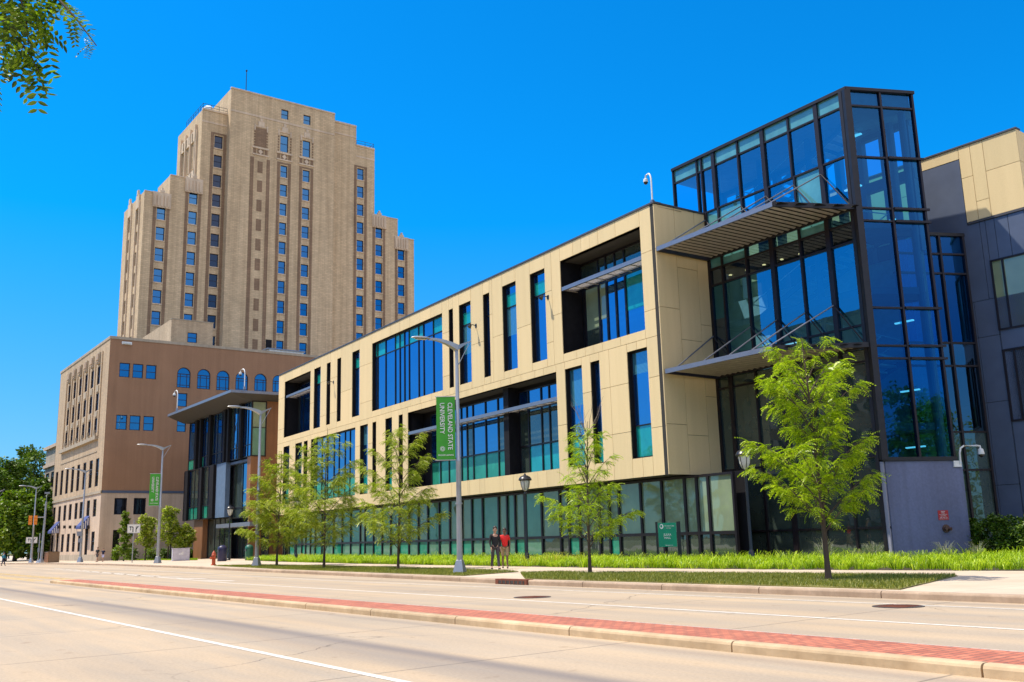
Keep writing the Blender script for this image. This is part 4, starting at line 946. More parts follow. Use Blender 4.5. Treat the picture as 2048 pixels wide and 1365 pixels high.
b = MB(); WR.box(b, -.05, WRl, -.4, .08, ZLB-.35, ZLB, 'carve'); WL.box(b, -LW-.05, -.03, -.4, .078, ZLB-.352, ZLB-.002, 'carve'); b.build('coping', LB)
def sash(W, r, v, parent, glass='g_old', fr=.09, frame='navyf'):
    u0, u1, z0, z1 = r; zm = (z0+z1)/2
    return glazing(W, r, v, parent, [], [zm], fr, .07, frame=frame, panes=lambda i, j: glass)
M['navyf'] = P('dark_navy_frame', (0.015, 0.012, 0.03), 0.5)
for r in hR: sash(WR, r, -.14, LB)
for r in hB: glazing(WR, r, -.2, LB, [], [], .1, .05, panes=lambda i, j: 'g_oldd')
def arched(W, r, v, parent):
    u0, u1, z0, z1 = r; R = (u1-u0)/2; uc = (u0+u1)/2; zc = z1-R; b = MB(); n = 14; fr = .10
    for s0, s1 in ((u0, u0+fr), (u1-fr, u1)): W.box(b, s0, s1, v-.05, v+.05, z0, zc, 'navyf')
    W.box(b, u0, u1, v-.045, v+.045, z0, z0+fr, 'navyf'); W.box(b, u0+fr, u1-fr, v-.04, v+.04, zc-.05, zc+.05, 'navyf')
    for f in (.26, .74): u = u0+(u1-u0)*f; W.box(b, u-.035, u+.035, v-.036, v+.036, z0+fr, zc, 'navyf')
    for f in (.2, .82): z = z0+(zc-z0)*f; W.box(b, u0+fr, u1-fr, v-.032, v+.032, z-.035, z+.035, 'navyf')
    for k in range(n):
        t0, t1 = pi*k/n, pi*(k+1)/n
        pts = [(uc+R*cos(t0), zc+R*sin(t0)), (uc+R*cos(t1), zc+R*sin(t1)), (uc+(R-fr)*cos(t1), zc+(R-fr)*sin(t1)), (uc+(R-fr)*cos(t0), zc+(R-fr)*sin(t0))]
        b.poly([W.pt(u, v+.05, z) for u, z in pts], 'navyf')
        # wall spandrel closing the square opening above the arch
        e = lambda t: (uc+R*cos(t), zc+R*sin(t)); c0, c1 = e(t0), e(t1)
        b.poly([W.pt(c0[0], 0.0, c0[1]), W.pt(c0[0], 0.0, z1+.002), W.pt(c1[0], 0.0, z1+.002), W.pt(c1[0], 0.0, c1[1])], 'stuccoR')
        b.poly([W.pt(c0[0], 0, c0[1]), W.pt(c1[0], 0, c1[1]), W.pt(c1[0], -.18, c1[1]), W.pt(c0[0], -.18, c0[1])], 'stuccoR')
    o = b.build('arched_window', parent); p = MB(); W.quad(p, u0+.03, u1-.03, v-.01, z0+.03, zc, 'g_old')
    p.poly([W.pt(uc+(R-.03)*cos(pi*k/n), v-.01, zc+(R-.03)*sin(pi*k/n)) for k in range(n+1)], 'g_old'); p.build('pane', o); return o
for r in ar: arched(WR, r, -.12, LB)
# light street front (faces the road)
hl = []; glass_l = []
fx = lambda x, y: WL.px(*Z4(x, y))
bays = [(245, 265), (300, 320), (355, 377), (415, 440), (478, 503), (540, 568)]
yT = [(715, 850), (675, 825), (635, 788), (598, 748), (557, 712), (515, 672)]
yM = [(965, 1100), (932, 1075), (900, 1045), (865, 1020), (827, 985), (795, 950)]
yB = [(1200, 1320), (1175, 1290), (1145, 1262), (1110, 1245), (1080, 1220), (1048, 1195)]
xM = [(222, 245), (282, 302), (337, 360), (397, 420), (460, 487), (525, 552)]; xB = [(205, 228), (265, 288), (323, 345), (385, 405), (447, 470), (512, 535)]
zr_ = [[], [], []]
for k in range(6):
    for q, (xx, yy) in enumerate(((bays[k], yT[k]), (xM[k], yM[k]), (xB[k], yB[k]))):
        r = WL.rect(xx[0], yy[0], xx[1], yy[1]) if False else WL.rect(*Z4(xx[0], yy[0]+(-8)), *Z4(xx[1], yy[1])); zr_[q].append(r)
recs = []
ub0, ub1 = fx(215, 900)[0], fx(570, 900)[0]
pitch_b = (ub1-ub0)/6
zrow = [(np.mean([r[2] for r in z]), np.mean([r[3] for r in z])) for z in zr_]
for q in range(3):
    for k in range(6): u = ub0+pitch_b*(k+.62); recs.append([u-.8, u+.8, zrow[q][0], zrow[q][1]])
tall = []; tx = [(465, 495, 485, 650), (510, 540, 430, 640), (557, 585, 415, 625), (600, 635, 397, 613), (648, 683, 378, 602), (703, 733, 360, 590), (755, 790, 343, 575), (808, 843, 370, 560)]
for x0, x1, y0, y1 in tx:
    r = WL.rect(*Z1(x0, y0), *Z1(x1, y1)); tall.append(r)
zt0, zt1 = np.mean([r[2] for r in tall]), np.mean([r[3] for r in tall])
cs = [(r[0]+r[1])/2 for r in tall]
tall = [[c-.85, c+.85, zt0, zt1] for c in cs]
row2 = [(447, 475, 755, 875), (492, 520, 745, 868), (537, 565, 735, 860), (583, 612, 722, 855), (633, 662, 712, 845), (680, 700, 700, 835), (735, 767, 690, 828), (790, 823, 678, 820)]
r2 = [WL.rect(*Z1(x0, y0), *Z1(x1, y1)) for x0, x1, y0, y1 in row2]; z20, z21 = np.mean([r[2] for r in r2]), np.mean([r[3] for r in r2])
r2 = [[(r[0]+r[1])/2-.85, (r[0]+r[1])/2+.85, z20, z21] for r in r2]
row1 = [(425, 455, 1015, 1150), (515, 545, 975, 1147), (563, 595, 967, 1145), (610, 643, 965, 1143), (660, 690, 960, 1140), (773, 806, 947, 1140)]
r1 = [WL.rect(*Z1(x0, y0), *Z1(x1, y1)) for x0, x1, y0, y1 in row1]; z10, z11 = 1.3, np.mean([r[3] for r in r1])
r1 = [[(r[0]+r[1])/2-.85, (r[0]+r[1])/2+.85, z10, z11] for r in r1]
doors = [[(lambda c: c-.75)(WL.px(*Z1(480, 1150))[0]), WL.px(*Z1(480, 1150))[0]+.75, .2, 4.0], [WL.px(*Z1(728, 1150))[0]-.8, WL.px(*Z1(728, 1150))[0]+.8, .2, 4.2]]
holesL = recs+tall
b = MB(); holed_wall(b, WL, -LW, 0, zbelt+.25, ZLB-.35, holesL, 'stuccoL', .16); b.build('street_wall', LB)
b = MB(); holed_wall(b, WL, -LW, 0, .1, zbelt-.05, r2+r1+doors, 'stoneL', .16); WL.box(b, -LW, .06, -.1, .12, zbelt-.05, zbelt+.25, 'carve')
WL.box(b, -LW, 0.05, 0, .09, .1, .9, 'carve'); b.build('street_base', LB)
for r in recs+tall+r2+r1: sash(WL, r, -.12, LB, 'g_oldd')
for r in doors: glazing(WL, r, -.12, LB, [(r[0]+r[1])/2], [r[3]-.8], .1, .08, panes=lambda i, j: 'g_oldd', name='door')
# pilasters, carved panels and sill of the six-bay front
zc0 = zrow[2][0]-.5; ztp = ZLB-1.0
b = MB()
for k in range(7):
    b = MB(); u = ub0+pitch_b*k; WL.box(b, u+.05, u+.55, 0.0, .14, zc0, ztp-.4, 'stuccoL'); b.build('pilaster', LB)
b = MB(); WL.box(b, ub0-.5, ub1+.4, 0.0, .40, zc0-.45, zc0, 'carve'); b.build('sill_band', LB)
for k in range(6):
    b = MB()
    u = ub0+pitch_b*(k+.62)
    for (za, zb_) in ((zrow[1][1], zrow[0][0]), (zrow[2][1], zrow[1][0])): WL.box(b, u-.6, u+.6, -.05, .10, za+.15, zb_-.15, 'carve')
    WL.box(b, u-.62, u+.62, 0, .22, zrow[0][1]+.3, ztp-.3, 'carve'); WL.box(b, u-.4, u+.4, .22, .34, zrow[0][1]+.5, ztp-1.5, 'stoneL')
    for q in range(3): WL.box(b, u-.5+q*.38, u-.26+q*.38, .22, .36, ztp-1.3, ztp-.5, 'stoneL')
    WL.box(b, u-.5, u+.5, .0, .2, zc0+.02, zc0+.4, 'carve'); WL.box(b, u-.2, u+.2, .0, .26, zc0+.4, zc0+.9, 'carve')
    b.build('carved_panel', LB)
b = MB(); WL.box(b, ub0-.4, ub1+.3, 0, .06, zc0-2.0, zc0-1.9, 'carve'); b.build('string_course', LB)
for r, w in zip(doors, (1.3, 1.5)):
    b = MB(); u0, u1 = r[0]-.35, r[1]+.35; z = r[3]+.2
    b.poly([WL.pt(u0, .05, z+1.3), WL.pt(u0, 1.1, z), WL.pt(u1, 1.1, z), WL.pt(u1, .05, z+1.3)], 'awn'); b.poly([WL.pt(u0, 1.1, z), WL.pt(u0, 1.1, z-.3), WL.pt(u1, 1.1, z-.3), WL.pt(u1, 1.1, z)], 'awn')
    for u in (u0, u1): b.poly([WL.pt(u, .05, z+1.3), WL.pt(u, 1.1, z), WL.pt(u, 1.1, z-.3), WL.pt(u, .05, z-.3)], 'awn')
    for k in range(4): WL.box(b, u1+.01, u1+.02, .15+k*.24, .25+k*.24, z-.28, z+1.0-k*.30, 'white')
    b.build('awning', LB)
b = MB()
for x in (472, 513, 560, 608, 655, 765): u, z = WL.px(*Z1(x, 905)); WL.box(b, u-.09, u+.09, 0, .3, z-.35, z+.05, 'black')
b.build('wall_lamp', LB)
# body, roof, penthouse
b = MB(); b.box(LBc[0]-LW+.1, LBc[0]-.5, LBc[1]+.5, LBc[1]+WRl-.1, .1, ZLB-.8, 'reveal'); b.box(LBc[0]-LW, LBc[0]-LW+.1, LBc[1], LBc[1]+WRl, .1, ZLB-.3, 'stuccoL'); b.build('building_core', LB)
b = MB(); b.box(LBc[0]-LW+.4, LBc[0]-.4, LBc[1]+.4, LBc[1]+WRl, ZLB-.8, ZLB-.5, 'roofgrey'); b.build('roof', LB)
u, z = WR.px(*Z4(858, 250)); b = MB(); WR.box(b, u-.6, u+.6, 0, .2, z-.15, z+.2, 'white'); WR.box(b, u-.45, u+.45, .2, .3, z-.1, z+.05, 'lampglass'); b.build('flood_light', LB)
WP = Wall((LBc[0]-3.0, LBc[1]), 90.0); p0, pz1 = WP.px(343.3, 638.4); p1, _ = WP.px(426.8, 646.4)
b = MB(); rw = WP.rect(375.2, 665, 393.6, 686.8)
holed_wall(b, WP, p0, p1, ZLB-.6, pz1, [rw], 'stuccoL', .15); c = WP.pt(p0, 0, 0); WPl = Wall(c, 0.0)
WPl.quad(b, -14, 0, 0, ZLB-.6, pz1, 'stuccoL'); b.poly([(c[0]-14, c[1], pz1), (c[0], c[1], pz1), (c[0], c[1]+p1-p0, pz1), (c[0]-14, c[1]+p1-p0, pz1)], 'roofgrey')
b.poly([(c[0], c[1]+p1-p0, ZLB-.6), (c[0]-14, c[1]+p1-p0, ZLB-.6), (c[0]-14, c[1]+p1-p0, pz1), (c[0], c[1]+p1-p0, pz1)], 'stuccoL')
WP.box(b, p0-.05, p1+.05, -.3, .05, pz1, pz1+.12, 'carve'); pn = b.build('penthouse', LB)
for o in [sash(WP, rw, -.1, LB)]: pass
b = MB(); u, z = WR.px(590, 704); WR.box(b, u-2.6, u+2.6, -5, -3, ZLB-.5, ZLB+.9, 'white'); WR.box(b, u-3.0, u+2.8, -5.2, -2.8, ZLB+.9, ZLB+1.05, 'alu'); b.build('roof_unit', LB)
for k in range(3): pass

# sliver of the stone building beyond it
o = thing('stone_building', (-175, 34, 0), 'narrow strip of a pale stone building between the far trees and the brown block', 'building', absolute=True)
b = MB(); b.box(-172, -158, 30.5, 60, .1, 17.5, 'carve'); b.box(-172.3, -157.6, 30.1, 60, 17.5, 18.0, 'stoneL'); b.box(-172.3, -157.7, 30.2, 60, 14.6, 15.1, 'stoneL'); b.build('wall', o)
for k in range(3):
    for z in (3, 7.5, 11.5): 
        glazing(Wall((-170.5+k*4.2, 30.5), 0), [0, 2, z, z+2.2], .04, o, [], [z+1.1], .1, .08, panes=lambda i, j: 'g_oldd')

# ================================================================== TALL TOWER
P4 = (-151.02, 51.76); XP = P4[0]; 
TW = thing('brick_tower', (P4[0], P4[1], 0), 'tall buff brick tower stepping back in tiers, twenty storeys, behind the brown block', 'building', absolute=True)
W4 = Wall(P4, 90.0); W3 = Wall((XP-1.5, P4[1]), 90.0)
blocks = [  # u0,u1,ztop,wall,back x depth (for the -Y face)
    (-13.03, -9.1, 57.9, W3, 8.0), (-9.1, -4.3, 61.4, W3, 7.0), (-4.3, 0.0, 74.2, W3, 9.0), (0.0, 19.4, 78.6, W4, 14.0), (19.4, 24.5, 77.9, W3, 14.0),
    (24.5, 28.35, 74.2, W3, 12.0), (28.35, 33.3, 61.3, W3, 12.0), (33.3, 36.8, 57.8, W3, 12.0)]
N1 = lambda x, y: (220+x*.2491, 140+y*.2491)
N2 = lambda x, y: (480+x*.4100, 160+y*.4100)
N3 = lambda x, y: (230+x*.2491, 360+y*.2491)
ST = 3.485
cols = {  # block index: list of (u0,u1, z of the topmost window's top, count, height)
}
def col(W, x0, x1, y, ytop_xy):
    return
c0 = W3.px(*N1(378, 1092)); c0r = W3.px(*N1(448, 1100))[0]
c1 = W3.px(*N1(638, 970)); c1r = W3.px(*N1(706, 975))[0]
c2 = W3.px(*N1(840, 525)); c2r = W3.px(*N1(906, 535))[0]
c5 = W3.px(*N2(572, 430)); c5r = W3.px(*N2(604, 435))[0]
c6 = W3.px(*N2(661, 714)); c6r = W3.px(*N2(694, 718))[0]
c7 = W3.px(*N2(770, 822)); c7r = W3.px(*N2(802, 825))[0]
m1 = W4.px(*N2(198, 415)); m1r = W4.px(*N2(232, 420))[0]
m2 = W4.px(*N2(306, 437)); m2r = W4.px(*N2(341, 441))[0]
WHT = 2.25
def column(u0, u1, ztop, n): return [[u0, u1, ztop-WHT-ST*k, ztop-ST*k] for k in range(n)]
wins = {0: column(c0[0], c0r, c0[1], 8), 1: column(c1[0], c1r, c1[1], 9), 2: column(c2[0], c2r, c2[1], 12),
        3: column(m1[0], m1r, m1[1], 11)+column(m2[0], m2r, m2[1], 11), 5: column(c5[0], c5r, c5[1], 12), 6: column(c6[0], c6r, c6[1], 9), 7: column(c7[0], c7r, c7[1], 8)}
t1 = W4.rect(*N2(198, 268), *N2(235, 357)); t2 = W4.rect(*N2(306, 294), *N2(342, 380)); t2[2], t2[3] = t1[2], t1[3]
p1_ = W4.rect(*N2(202, 142), *N2(236, 196)); p2_ = W4.rect(*N2(310, 170), *N2(344, 222)); p2_[2], p2_[3] = p1_[2], p1_[3]
wins[3] += [t1, t2, p1_, p2_]
sh = MB(); ZT0 = 24.0
for i, (u0, u1, zt_, W, dp_) in enumerate(blocks):
    holed_wall(sh, W, u0, u1, ZT0, zt_, wins.get(i, []), 'tower', .35)
    a = W.pt(u0, 0, 0); c = W.pt(u1, 0, 0)
    sh.poly([(a[0]-dp_, a[1], zt_-.3), (a[0], a[1], zt_-.3), (c[0], c[1], zt_-.3), (c[0]-dp_, c[1], zt_-.3)], 'roofgrey')
    sh.poly([(c[0], c[1], ZT0), (c[0]-dp_, c[1], ZT0), (c[0]-dp_, c[1], zt_), (c[0], c[1], zt_)], 'tower')
    sh.poly([(a[0]-dp_, a[1], ZT0), (a[0]-dp_, a[1], zt_), (c[0]-dp_, c[1], zt_), (c[0]-dp_, c[1], ZT0)], 'tower')
# street-side (-Y) faces with their narrow windows
YF = []
def yface(i, holes):
    u0, u1, zt_, W, dp_ = blocks[i]; a = W.pt(u0, 0, 0); Wy = Wall((a[0], a[1]), 0.0)
    holed_wall(sh, Wy, -dp_, 0, ZT0, zt_, holes, 'tower', .35); return Wy
a = W3.pt(-13.03, 0, 0); WY0 = Wall((a[0], a[1]), 0.0)
uL = WY0.px(248.6, 426.5)[0]
blocks[0] = (*blocks[0][:4], -uL)
x1 = WY0.px(*N3(168, 600))[0]; x2 = WY0.px(*N3(102, 600))[0]
holes0 = []
for xc, n in ((WY0.px(*N1(226, 1170))[0], 9), (WY0.px(*N1(160, 1240))[0], 9)):
    holes0 += [[xc-.75, xc+.75, c0[1]-WHT-ST*k-.3, c0[1]-ST*k-.3] for k in range(n)]
yface(0, holes0)
a = W3.pt(-4.3, 0, 0); WY2 = Wall((a[0], a[1]), 0.0); u3L = WY2.px(356.5, 274.5)[0]; blocks[2] = (*blocks[2][:4], -u3L)
h2 = []
for x in (600, 640, 680): r = WY2.rect(*N1(x-10, 590-(x-600)*1.05), *N1(x+8, 700-(x-600)*1.0)); h2.append([(r[0]+r[1])/2-.62, (r[0]+r[1])/2+.62, 64.6, 69.3])
h2 += [[h2[2][0]-.2, h2[2][1]-.2, 58.6, 61.8], [h2[0][0], h2[0][1], 58.6, 61.8]]
yface(2, h2)
yface(1, [])
yface(3, []); yface(4, []); 
sh.build('brick_wall', TW)
for i, hs in wins.items():
    for r in hs: sash(blocks[i][3], r, -.25, TW, 'g_old' if i != 2 else 'g_oldd', fr=.10)
for r in holes0: sash(WY0, r, -.25, TW, 'g_oldd')
for r in h2: sash(WY2, r, -.25, TW, 'g_oldd')
# dark brick bands beside the window columns, lintels and ornament
def bands(W, hs, low=ZT0):
    b = MB(); u0, u1 = hs[0][0], hs[0][1]; zt_ = hs[0][3]+.2
    for s0, s1 in ((u0-.62, u0-.12), (u1+.12, u1+.62)): W.box(b, s0, s1, 0.0, .05, low, zt_, 'towerdk')
    W.box(b, u0-.62, u1+.62, 0, .055, zt_, zt_+.3, 'towerdk'); b.build('dark_brick_surround', TW)
    for r in hs: c_ = MB(); W.box(c_, u0-.08, u1+.08, 0.003, .12, r[2]-.16, r[2], 'towerst'); c_.build('sill', TW)
for i in (0, 1, 2, 5, 6, 7): bands(blocks[i][3], wins[i])
bands(W4, wins[3][:11]); bands(W4, wins[3][11:22])
for i in (0, 1, 6, 7):
    h = wins[i][0]; u0, u1, zt_, W, dp_ = blocks[i]; c_ = MB()
    W.box(c_, h[0]-.75, h[1]+.75, 0.0, .25, zt_-2.4, zt_+.15, 'towerst')
    for q in range(5): W.box(c_, h[0]-.6+q*.55, h[0]-.35+q*.55, .25, .40, zt_-2.2, zt_-.3, 'towerst')
    W.box(c_, (h[0]+h[1])/2-.4, (h[0]+h[1])/2+.4, 0, .3, zt_+.15, zt_+.55, 'towerst'); W.box(c_, (h[0]+h[1])/2-.15, (h[0]+h[1])/2+.15, 0, .3, zt_+.55, zt_+.95, 'towerst')
    c_.build('carved_crest', TW)
ubl = W4.px(*N2(98, 420))[0]
b = MB()
for s0, s1 in ((ubl-1.75, ubl-1.15), (ubl+1.15, ubl+1.75)): W4.box(b, s0, s1, 0, .06, ZT0, m1[1]+.4, 'towerdk')
for k in range(11): W4.box(b, ubl-.45, ubl+.45, 0, .04, m1[1]-WHT-ST*k, m1[1]-.2-ST*k, 'towerdk')
W4.box(b, ubl-1.0, ubl+1.0, 0, .06, t1[2], t1[3]+.3, 'towerdk'); b.build('blind_window_column', TW)
for uc in (ubl, (m1[0]+m1r)/2, (m2[0]+m2r)/2):
    b = MB(); c_ = b
    W4.box(c_, uc-1.45, uc+1.45, 0, .18, t1[2]-.45, t1[2]-.15, 'towerst'); W4.box(c_, uc-1.45, uc+1.45, 0, .15, m1[1]+.85, m1[1]+1.1, 'towerst')
    for s0 in (-1.3, .75): W4.box(b, uc+s0, uc+s0+.5, 0, .06, m1[1]+1.15, t1[2]-.5, 'towerdk')
    W4.box(b, uc-.55, uc+.55, 0, .05, m1[1]+1.15, t1[2]-.5, 'towerdk')
    zz = (m1[1]+1.15+t1[2]-.5)/2; c_.poly([W4.pt(uc-.42, .09, zz), W4.pt(uc, .09, zz-.5), W4.pt(uc+.42, .09, zz), W4.pt(uc, .09, zz+.5)], 'towerst')
    for s0 in (-1.25, 1.0):
        for k in range(7): W4.box(b, uc+s0, uc+s0+.25, 0, .06, t1[2]+k*.5, t1[2]+.3+k*.5, 'towerdk')
        W4.box(c_, uc+s0, uc+s0+.25, 0, .12, t1[3]-.2, t1[3]+.9, 'towerst')
    W4.box(c_, uc-.95, uc+.95, 0, .12, t1[3]+.45, t1[3]+.65, 'towerst'); W4.box(c_, uc-.55, uc+.55, 0, .16, t1[3]+.65, t1[3]+1.5, 'towerst'); W4.box(c_, uc-.22, uc+.22, 0, .2, t1[3]+1.5, t1[3]+2.1, 'towerst')
    b.build('window_ornament', TW)
c_ = MB(); W4.box(c_, 0.02, 19.38, 0, .06, t1[3]+2.25, t1[3]+2.6, 'towerst'); c_.build('string_course', TW)
c_ = MB(); W4.box(c_, -.05, 19.4, -.3, .12, 78.6, 78.85, 'towerst'); c_.build('coping', TW)
for i in (4, 5, 2):
    u0, u1, zt_, W, dp_ = blocks[i]; c_ = MB(); W.box(c_, u0, u1, -.3, .12, zt_, zt_+.3, 'towerst'); c_.build('coping', TW)
    c_ = MB(); W.box(c_, u0, u1, 0, .06, zt_-2.2, zt_-1.9, 'towerst'); c_.build('string_course', TW)
for i in (0, 1, 6, 7): u0, u1, zt_, W, dp_ = blocks[i]; c_ = MB(); W.box(c_, u0, u1, -.3, .08, zt_, zt_+.14, 'towerst'); c_.build('coping', TW)
b = MB(); W4.box(b, W4.px(*N2(125, 1290))[0], W4.px(*N2(154, 1290))[0], 0, .07, ZT0, W4.px(*N2(140, 1268))[1], 'reveal'); b.build('door', TW)
W = WY2; hs = h2[:3]; c_ = MB()
ua, uz = hs[0][0]-1.1, hs[2][1]+1.1; W.box(c_, ua, ua+.3, 0, .3, 60, 71.3, 'towerst'); W.box(c_, uz-.3, uz, 0, .3, 60, 71.3, 'towerst'); W.box(c_, ua+.3, uz-.3, 0, .28, 62.2, 64.2, 'towerst')
for q in range(4): u = ua+.5+(uz-ua-1.0)*q/3; W.box(c_, u-.15, u+.15, 0, .42, 64.2, 72.3, 'towerst')
W.box(c_, ua+.3, uz-.3, 0, .26, 69.6, 71.5, 'towerst')
for q in range(6): u = ua+.4+(uz-ua-.8)*q/5; W.box(c_, u-.12, u+.12, .26, .40, 62.4, 64.0, 'carve'); W.box(c_, u-.12, u+.12, .26, .40, 69.8, 71.2, 'carve')
c_.build('carved_window_frame', TW)
for xc in (holes0[0], holes0[9]):
    u = (xc[0]+xc[1])/2; c_ = MB()
    for s0 in (-1.1, .85): WY0.box(c_, u+s0, u+s0+.22, 0, .2, ZT0, blocks[0][2]-1.0, 'towerst')
    WY0.box(c_, u-.85, u+.85, 0, .25, xc[3]+.3, blocks[0][2]+.2, 'towerst'); WY0.box(c_, u-.3, u+.3, 0, .3, blocks[0][2]+.2, blocks[0][2]+1.0, 'towerst')
    c_.build('window_ornament', TW)
# railings, tank, mast
b = MB()
def rail(pts, z):
    for (p, q) in zip(pts[:-1], pts[1:]):
        for h in (.5, 1.0): b.bar((p[0], p[1], z+h), (q[0], q[1], z+h), .035, 'black')
        L = sqrt((q[0]-p[0])**2+(q[1]-p[1])**2); n = max(1, int(L/1.2))
        for k in range(n+1): t = k/n; x, y = p[0]+(q[0]-p[0])*t, p[1]+(q[1]-p[1])*t; b.bar((x, y, z), (x, y, z+1.0), .035, 'black')
x3 = XP-1.5; rail([(x3-9, 51.76-4.2), (x3-.1, 51.76-4.2), (x3-.1, 51.76)], 74.4); rail([(x3-.1, 51.76+24.6), (x3-.1, 51.76+28.2), (x3-8, 51.76+28.2)], 74.4)
b.build('railing', TW)
b = MB(); b.tube([(x3-2.2, 51.76-2.6, 74.3), (x3-2.2, 51.76-2.6, 75.6)], .85, 'white', 12); b.lathe([(.85, 75.6), (.6, 75.95), (.1, 76.1)], 'white', 12, (x3-2.2, 51.76-2.6)); b.build('roof_tank', TW, smooth=True)
mm = W4.px(508, 186); zm_ = height(508, 145, *W4.pt(mm[0], -4, 0)[:2]); q = W4.pt(mm[0], -4, 0)
b = MB(); b.tube([(q[0], q[1], 78.3), (q[0], q[1], zm_)], [.09, .06], 'black', 8); b.tube([(q[0], q[1], zm_), (q[0], q[1], zm_+.25)], .16, 'black', 8); b.build('mast', TW)

# ================================================================== STREET FURNITURE
def lamp_proto():
    root = thing('street_lamp', (0, 0, 0), 'x', 'street lamp')
    b = MB(); b.lathe([(.30, 0), (.30, .05), (.16, .50), (.125, .52)], 'galv', 4); b.build('base', root)
    b = MB(); b.lathe([(.115, .5), (.095, 4.2), (.10, 4.22), (.10, 4.30), (.088, 4.32), (.060, 8.75), (.05, 8.8)], 'galv', 12); b.lathe([(.14, 2.6), (.14, 2.66)], 'galv', 12); b.build('pole', root, smooth=True)
    b = MB()   # arm reaches over the road (-Y side)
    n = 14; V = []
    for k in range(n+1):
        t = k/n; y = -1.22*t; z = 8.8+.12*sin(t*pi)*0+.28*(1-(1-t)**2)-.30*t*0.25; w = .10*(1-t)+.05; h = .16*(1-t)**2+.04
        V.append(((-w, y, z-h), (w, y, z-h), (w, y, z+.04), (-w, y, z+.04)))
    for k in range(n):
        A, B_ = V[k], V[k+1]
        for j in range(4): b.poly([A[j], A[(j+1) % 4], B_[(j+1) % 4], B_[j]], 'galv')
    V = []
    for k in range(9):
        t = k/8; y = .62*t; z = 8.8+.24*t; w = .09*(1-t)+.02; h = .16*(1-t)**1.5+.02; V.append(((-w, y, z-h), (w, y, z-h), (w, y, z+.03), (-w, y, z+.03)))
    for k in range(8):
        A, B_ = V[k], V[k+1]
        for j in range(4): b.poly([A[j], B_[j], B_[(j+1) % 4], A[(j+1) % 4]], 'galv')
    b.tube([(0, .58, 9.0), (0, .06, 8.05)], .015, 'galv', 6); b.build('arm', root, smooth=True)
    b = MB(); k = b.mi('galv'); g = b.mi('lampglass'); n, m = 12, 12; i0 = len(b.v)
    for a in range(n+1):
        t = a/n; y = -1.15-.80*t; w = .17*sin(pi*min(1, t*.93+.07))**.6; h = .075*sin(pi*min(1, t*.93+.07))**.5
        for c in range(m): q = 2*pi*c/m; b.v.append((w*cos(q), y, 9.02+h*sin(q)*(1 if sin(q) > 0 else .55)))
    for a in range(n):
        for c in range(m):
            c2 = (c+1) % m; b.f.append((i0+a*m+c, i0+(a+1)*m+c, i0+(a+1)*m+c2, i0+a*m+c2)); b.fm.append(k)
    b.f.append(tuple(i0+c for c in range(m))); b.fm.append(k); b.f.append(tuple(i0+n*m+m-1-c for c in range(m))); b.fm.append(k)
    o = b.build('lamp_head', root, smooth=True)
    b = MB(); b.poly([(-.10, -1.3, 8.968), (.10, -1.3, 8.968), (.10, -1.75, 8.968), (-.10, -1.75, 8.968)][::-1], 'lampglass'); b.build('lens', o)
    return root
lp = lamp_proto()
spots = [((920, 1148), (907.5, 690), 'street lamp nearest the camera, its banner hanging before the cream hall'),
         ((513, 1134), (522, 822), 'second nearest street lamp, without a banner, in front of the glass entrance pavilion'),
         ((315, 1127), (325.5, 895), 'street lamp with a green banner in front of the brown block'),
         ((160, 1125), (168.5, 942), 'street lamp with two small signs in front of the stone street front'),
         ((62, 1126), (70.5, 975), 'street lamp before the dark trees at the far left beside the traffic signal')]
lamps = []
for i, (bp, tp, lb) in enumerate(spots):
    o = lp if i == 0 else copy_tree(lp); x, y = gnd(*bp); h = height(*tp, x, y)-.15; s_ = h/8.86
    o.location = (x, y, .15); o.scale = (s_, s_, s_); o['label'] = lb; o['group'] = 'street lamps along the far kerb'
    o.rotation_euler = (0, 0, radians(-8 if i == 0 else -4)); lamps.append(o)
x, y = gnd(-14, 1127); o = copy_tree(lp); o.location = (x, y, .15); o['label'] = 'street lamp cut off by the left edge of the picture'; lamps.append(o)
